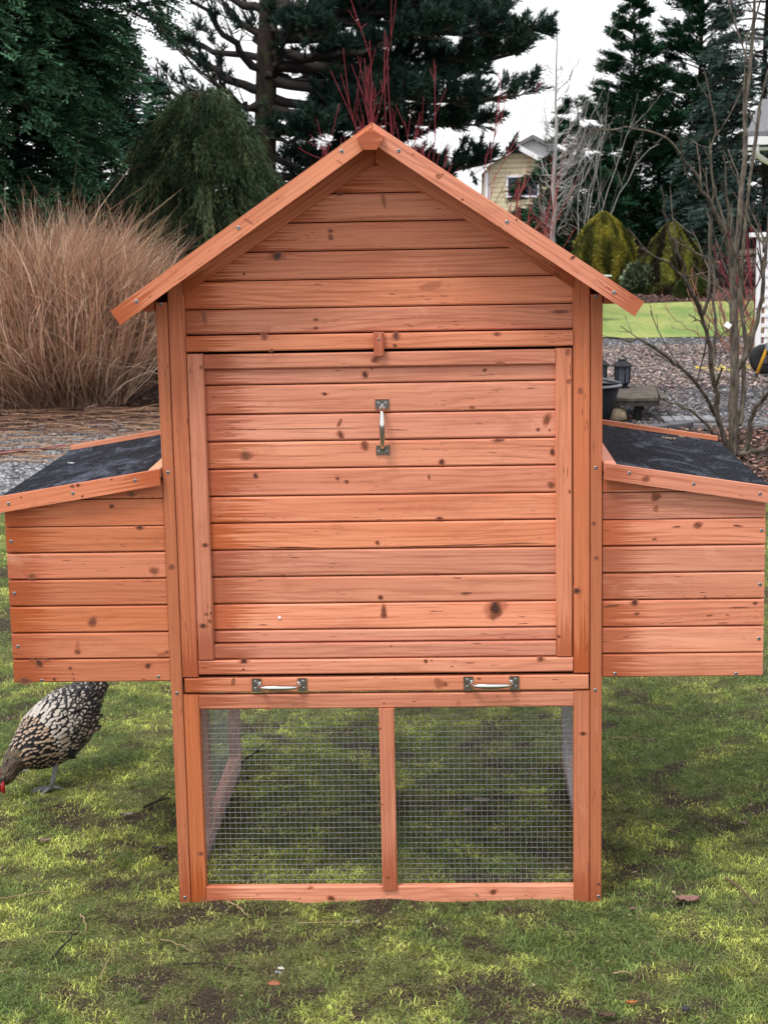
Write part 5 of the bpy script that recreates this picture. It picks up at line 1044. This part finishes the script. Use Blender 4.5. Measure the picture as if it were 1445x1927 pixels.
def cart():
    Y = 12.2; p = at(1438, 680, Y); R_ = .135; x = p[0]; z = R_+.02; root = empty('hand_truck', (x, Y, 0), 'hand truck with fat black wheel and yellow frame bar at right edge', 'hand truck'); m = MB()
    ax = (0, 1, .0); m.lathe((x, Y, z), [(.055, -.045), (R_*.8, -.05), (R_, -.03), (R_*1.02, 0), (R_, .03), (R_*.8, .05), (.055, .045)], 40, 0, ax); m.build('tyre', simple('rubber', (.018, .018, .02), .75, 0, .3, .3, 60, .3), root)
    r = MB(); r.lathe((x, Y, z), [(0, -.035), (.03, -.04), (.056, -.034), (.056, .034), (0, .035)], 24, 0, ax); r.build('rim', simple('dark_rim', (.05, .05, .055), .5), root)
    YL = simple('yellow_tube', (.68, .36, .03), .35, 0, .5, .05, 10, 0); q0, q1 = at(1424, 703, Y-.12), at(1443, 655, Y-.12)
    b = MB(); b.tube([tuple(q0), tuple(q1), tuple(q1+(q1-q0)*6)], .014, 10); b.build('frame_bar', YL, root); f = MB(); f.tube([tuple(q0-(q1-q0)*.16), tuple(q0+(q1-q0)*.02)], .017, 10); f.build('foot_cap', simple('rubber_cap', (.02, .02, .02), .8), root)
    w_ = MB(); w_.box((q1[0]-.012, Y-.15, q1[2]-.02), (q1[0]+.05, Y-.10, q1[2]+.05)); w_.build('bracket', simple('steel', (.4, .45, .5), .35, .8), root)
cart()
def hose():
    pts = [gnd(x, y, .012) for x, y in ((-260, 872), (-120, 862), (0, 853), (60, 846), (110, 841), (150, 838), (220, 832), (330, 824), (420, 815))]; m = MB(); P = np.array(pts); t = np.linspace(0, len(P)-1, 60); Q = np.stack([np.interp(t, range(len(P)), P[:, c]) for c in range(3)], 1)
    for _ in range(3): Q[1:-1] = (Q[:-2]+Q[1:-1]*2+Q[2:])/4
    m.tube([tuple(q) for q in Q], .012, 10); o = m.build('garden_hose', simple('maroon_rubber', (.17, .03, .07), .4, 0, .4, .1, 30, 0), loc=tuple(Q[30])); tag(o, 'maroon garden hose lying across the gravel at left', 'hose')
hose()
m = MB(); q = at(1370, 612, YT-.05); m.prism([(q[0]-.028, q[1], q[2]+.0), (q[0]+.005, q[1], q[2]-.022), (q[0]+.026, q[1]+.01, q[2]+.002), (q[0]-.006, q[1]+.01, q[2]+.026)], (0, .002, 0)); o = m.build('plant_tag', WHT, loc=tuple(q)); tag(o, 'small white plant tag hanging on the bare tree', 'tag')
# ------------------------------------------------------------------ litter on the lawn and the lids
WST_ = [((1049, 0), 0)]
for px, py, r, mat, lb, sq in [(528, 1826, .011, WST, 'small white pebble in the grass in front of the coop', (1.3, 1, .8)), (522, 1835, .011, BST, 'blue grey pebble touching the small white pebble', (1.1, 1, .8)), (673, 1739, .009, BST, 'blue grey pebble just below the run bottom rail', (1, 1, 1)), (379, 1862, .005, BST, 'tiny pale blue pebble left of the thin dark stick', (1, 1, .9)),
        (112, 1819, .012, WST, 'flat whitish pebble in the lower left grass', (1.6, 1, .35)), (514, 1856, .017, REDS, 'rusty red brick chip below the white pebble', (1.3, 1, .5)), (545, 1861, .009, GST, 'dark grey pebble beside the brick chip', (1.4, 1, .6)), (46, 1824, .020, GST, 'flat dull stone sunk in moss at lower left', (1.8, 1, .2)), (518, 1783, .018, GST, 'flat dull stone sunk in grass below the run frame', (1.6, 1, .25)), (1040, 1802, .014, GST, 'flat dull stone in the lower right grass', (1.6, 1, .3)), (30, 1918, .010, BST, 'grey pebble in the bottom left corner', (1.2, 1, .7)), (1420, 1726, .005, WST, 'tiny white pebble near the right edge', (1, 1, 1)), (1357, 1284, .010, simple('pink_stone', (.5, .3, .26), .7), 'pinkish pebble just under the right nest box', (2, 1, .5)), (12, 776, .03, GST, 'round grey stone under the tan grass', (1.2, 1, .8)), (667, 836, .02, WST, 'x', (1, 1, 1)), (1270, 817, .028, WST, 'small white rock in the mulch behind the right lid', (1.4, 1, .7))]:
    if lb == 'x': continue
    p = gnd(px, py, .01); rock('pebble', (p[0], p[1], (float(hgt(np.array([p[0]]), np.array([p[1]]))[0]) if p[1] < 5 else 0)+.004+r*.18), r*.78, lb, mat, 'pebble', sq, int(px), 2)
def twig(px0, py0, px1, py1, r, col, label, lift=.006, bend=.007, name='twig', fork=False):
    a, b = gnd(px0, py0, .012), gnd(px1, py1, .012); zf = lambda q: float(hgt(np.array([q[0]]), np.array([q[1]]))[0])+.008
    a = np.array([a[0], a[1], zf(a)+.012]); b = np.array([b[0], b[1], zf(b)+.012]); mid = (a+b)/2+np.array([bend, bend, lift]); r = r*.8; s = Stems(6); s.add(bez(a, mid, b, 10)+rng.normal(0, .0012, (10, 3)), np.linspace(r, r*.45, 10), col)
    if fork: s.add([(a+b)/2+np.array([0, 0, lift*.5]), (a+b)/2+np.array([.03, .03, lift+.012])], [r*.6, r*.3], col)
    base = (a+b)/2; V = np.concatenate(s.V)-base; o = np_obj(name, V, np.concatenate(s.F), TWIG, col=np.concatenate(s.C), smooth=True); o.location = tuple(base); tag(o, label, name.replace('_', ' '))
TAN, DRK, BRN = (.32, .23, .13), (.035, .028, .022), (.16, .10, .07)
for a in [(345, 1828, 455, 1842, .0032, DRK, 'thin dark stick lying in grass below the coop, left of centre'), (100, 1802, 150, 1758, .004, DRK, 'dark bent stick in the grass at lower left', .03, .02, 'twig', True), (150, 1725, 162, 1755, .0028, TAN, 'short upright tan twig left of the coop corner'), (185, 1848, 216, 1790, .0018, TAN, 'long thin tan stem in the lower left grass'), (88, 1756, 165, 1760, .0016, TAN, 'tan stem crossing the dark bent stick'),
          (302, 1776, 365, 1809, .0016, TAN, 'fine straw stem lying diagonally in the left grass'), (428, 1706, 468, 1735, .003, TAN, 'tan stick beside the left foot of the coop'), (560, 1752, 690, 1749, .0016, TAN, 'long fine straw in front of the run bottom rail'), (0, 1690, 110, 1680, .0016, TAN, 'long straw at the left edge of the lawn'), (1155, 1838, 1190, 1840, .0026, TAN, 'pale splinter in the lower right grass'), (1365, 1662, 1422, 1712, .0038, BRN, 'brown stick pointing down right of the coop'),
          (270, 1520, 322, 1503, .005, DRK, 'dark stick beside the left corner post', .01, .01, 'twig', True), (455, 1437, 500, 1415, .006, DRK, 'black stick inside the run near its far left corner', .02, .01, 'twig', True), (0, 1455, 70, 1488, .0022, TAN, 'tan stem at the hen feet'), (180, 1640, 250, 1590, .0015, TAN, 'fine straw left of the coop post'), (1210, 1556, 1300, 1580, .0016, TAN, 'fine straw right of the run'), (1150, 1396, 1230, 1400, .0018, TAN, 'fine straw under the right nest box')]: twig(*a)
def leaf(px, py, L, W, col, label, az=0.3, curl=.35, z=None, Y=None):
    p = gnd(px, py, .02) if Y is None else at(px, py, Y); z0 = (float(hgt(np.array([p[0]]), np.array([p[1]]))[0])+.020 if p[1] < 5 else .012) if z is None else z
    V, F = [], []; n = 9
    for i in range(n):
        t = i/(n-1); w_ = W*.5*math.sin(PI*(.04+.92*t))**.8*(1+.18*math.sin(i*2.3))
        for j in (-1, -.5, 0, .5, 1): V.append((L*(t-.5), w_*j, curl*W*(abs(j)**1.5)*.6+curl*L*.35*(t-.5)**2*2+.002*math.sin(i*3+j*4)))
    for i in range(n-1):
        for j in range(4): q = i*5+j; F.append((q, q+1, q+6, q+5))
    o = np_obj('fallen_leaf', np.array(V), np.array(F), TWIG, col=np.tile(np.array(col), (len(V), 1))*rng.uniform(.8, 1.15, (len(V), 1)), smooth=True); o.location = (p[0], p[1], z0); o.rotation_euler = (0, .1, az); tag(o, label, 'leaf')
for a in [(1293, 1694, .060, .034, (.24, .13, .11), 'curled pinkish brown leaf on the grass right of the coop'), (1188, 1886, .026, .010, (.46, .16, .05), 'small orange leaf in the lower right grass'), (268, 1876, .030, .016, (.07, .05, .04), 'dark brown leaf in the grass near the bottom edge'), (1290, 1896, .028, .018, (.05, .05, .055), 'dark wet leaf near the bottom right', 1.5), (1140, 1912, .04, .02, (.08, .05, .035), 'dark brown leaf at the bottom edge right of centre', .2), (80, 1576, .04, .02, (.20, .15, .12), 'grey brown leaf below the hen'), (300, 1588, .04, .02, (.13, .11, .10), 'grey leaf beside the left post'), (238, 1528, .035, .016, (.24, .2, .19), 'pale grey leaf right of the hen'),
          (905, 1508, .045, .03, (.30, .26, .24), 'pale curled leaf inside the run, upper of two', .2), (880, 1521, .05, .02, (.26, .22, .20), 'pale curled leaf inside the run, lower of two', 1.1), (1400, 1545, .03, .02, (.17, .12, .10), 'brown leaf at the right edge of the lawn'), (1190, 1715, .02, .014, (.2, .13, .1), 'small brown leaf right of the coop foot', 1)]: leaf(*a)
leaf(1258, 829, .040, .008, (.62, .48, .30), 'tan seed husk lying on the right lid', -.2, .15, float(at(1258, 829, .60)[2])+.006, .60)
leaf(1283, 826, .016, .005, (.60, .48, .32), 'tiny tan fleck beside the husk on the right lid', -.2, .15, float(at(1283, 826, .60)[2])+.006, .60)
leaf(135, 876, .022, .010, (.75, .75, .76), 'small white fleck on the left lid', .2, .1, float(at(135, 876, .45)[2])+.006, .45)
for o in [o for o in sc.objects if o.parent is None and o.get('category')]:
    k = o.name.split('.')[0]
    gmap = {'cypress_tree': 'evergreen cypresses at the left', 'fir_tree': 'row of firs behind the fence', 'laurel_shrub': 'laurel shrubs behind the grass clump', 'arborvitae': 'golden conifers by the fence', 'dogwood_shrub': 'leafless twiggy shrubs', 'pebble': 'pebbles scattered on the ground', 'twig': 'twigs and straws on the lawn', 'fallen_leaf': 'dead leaves lying about', 'timber_edging': 'garden edging timbers'}
    if k in gmap: o['group'] = gmap[k]
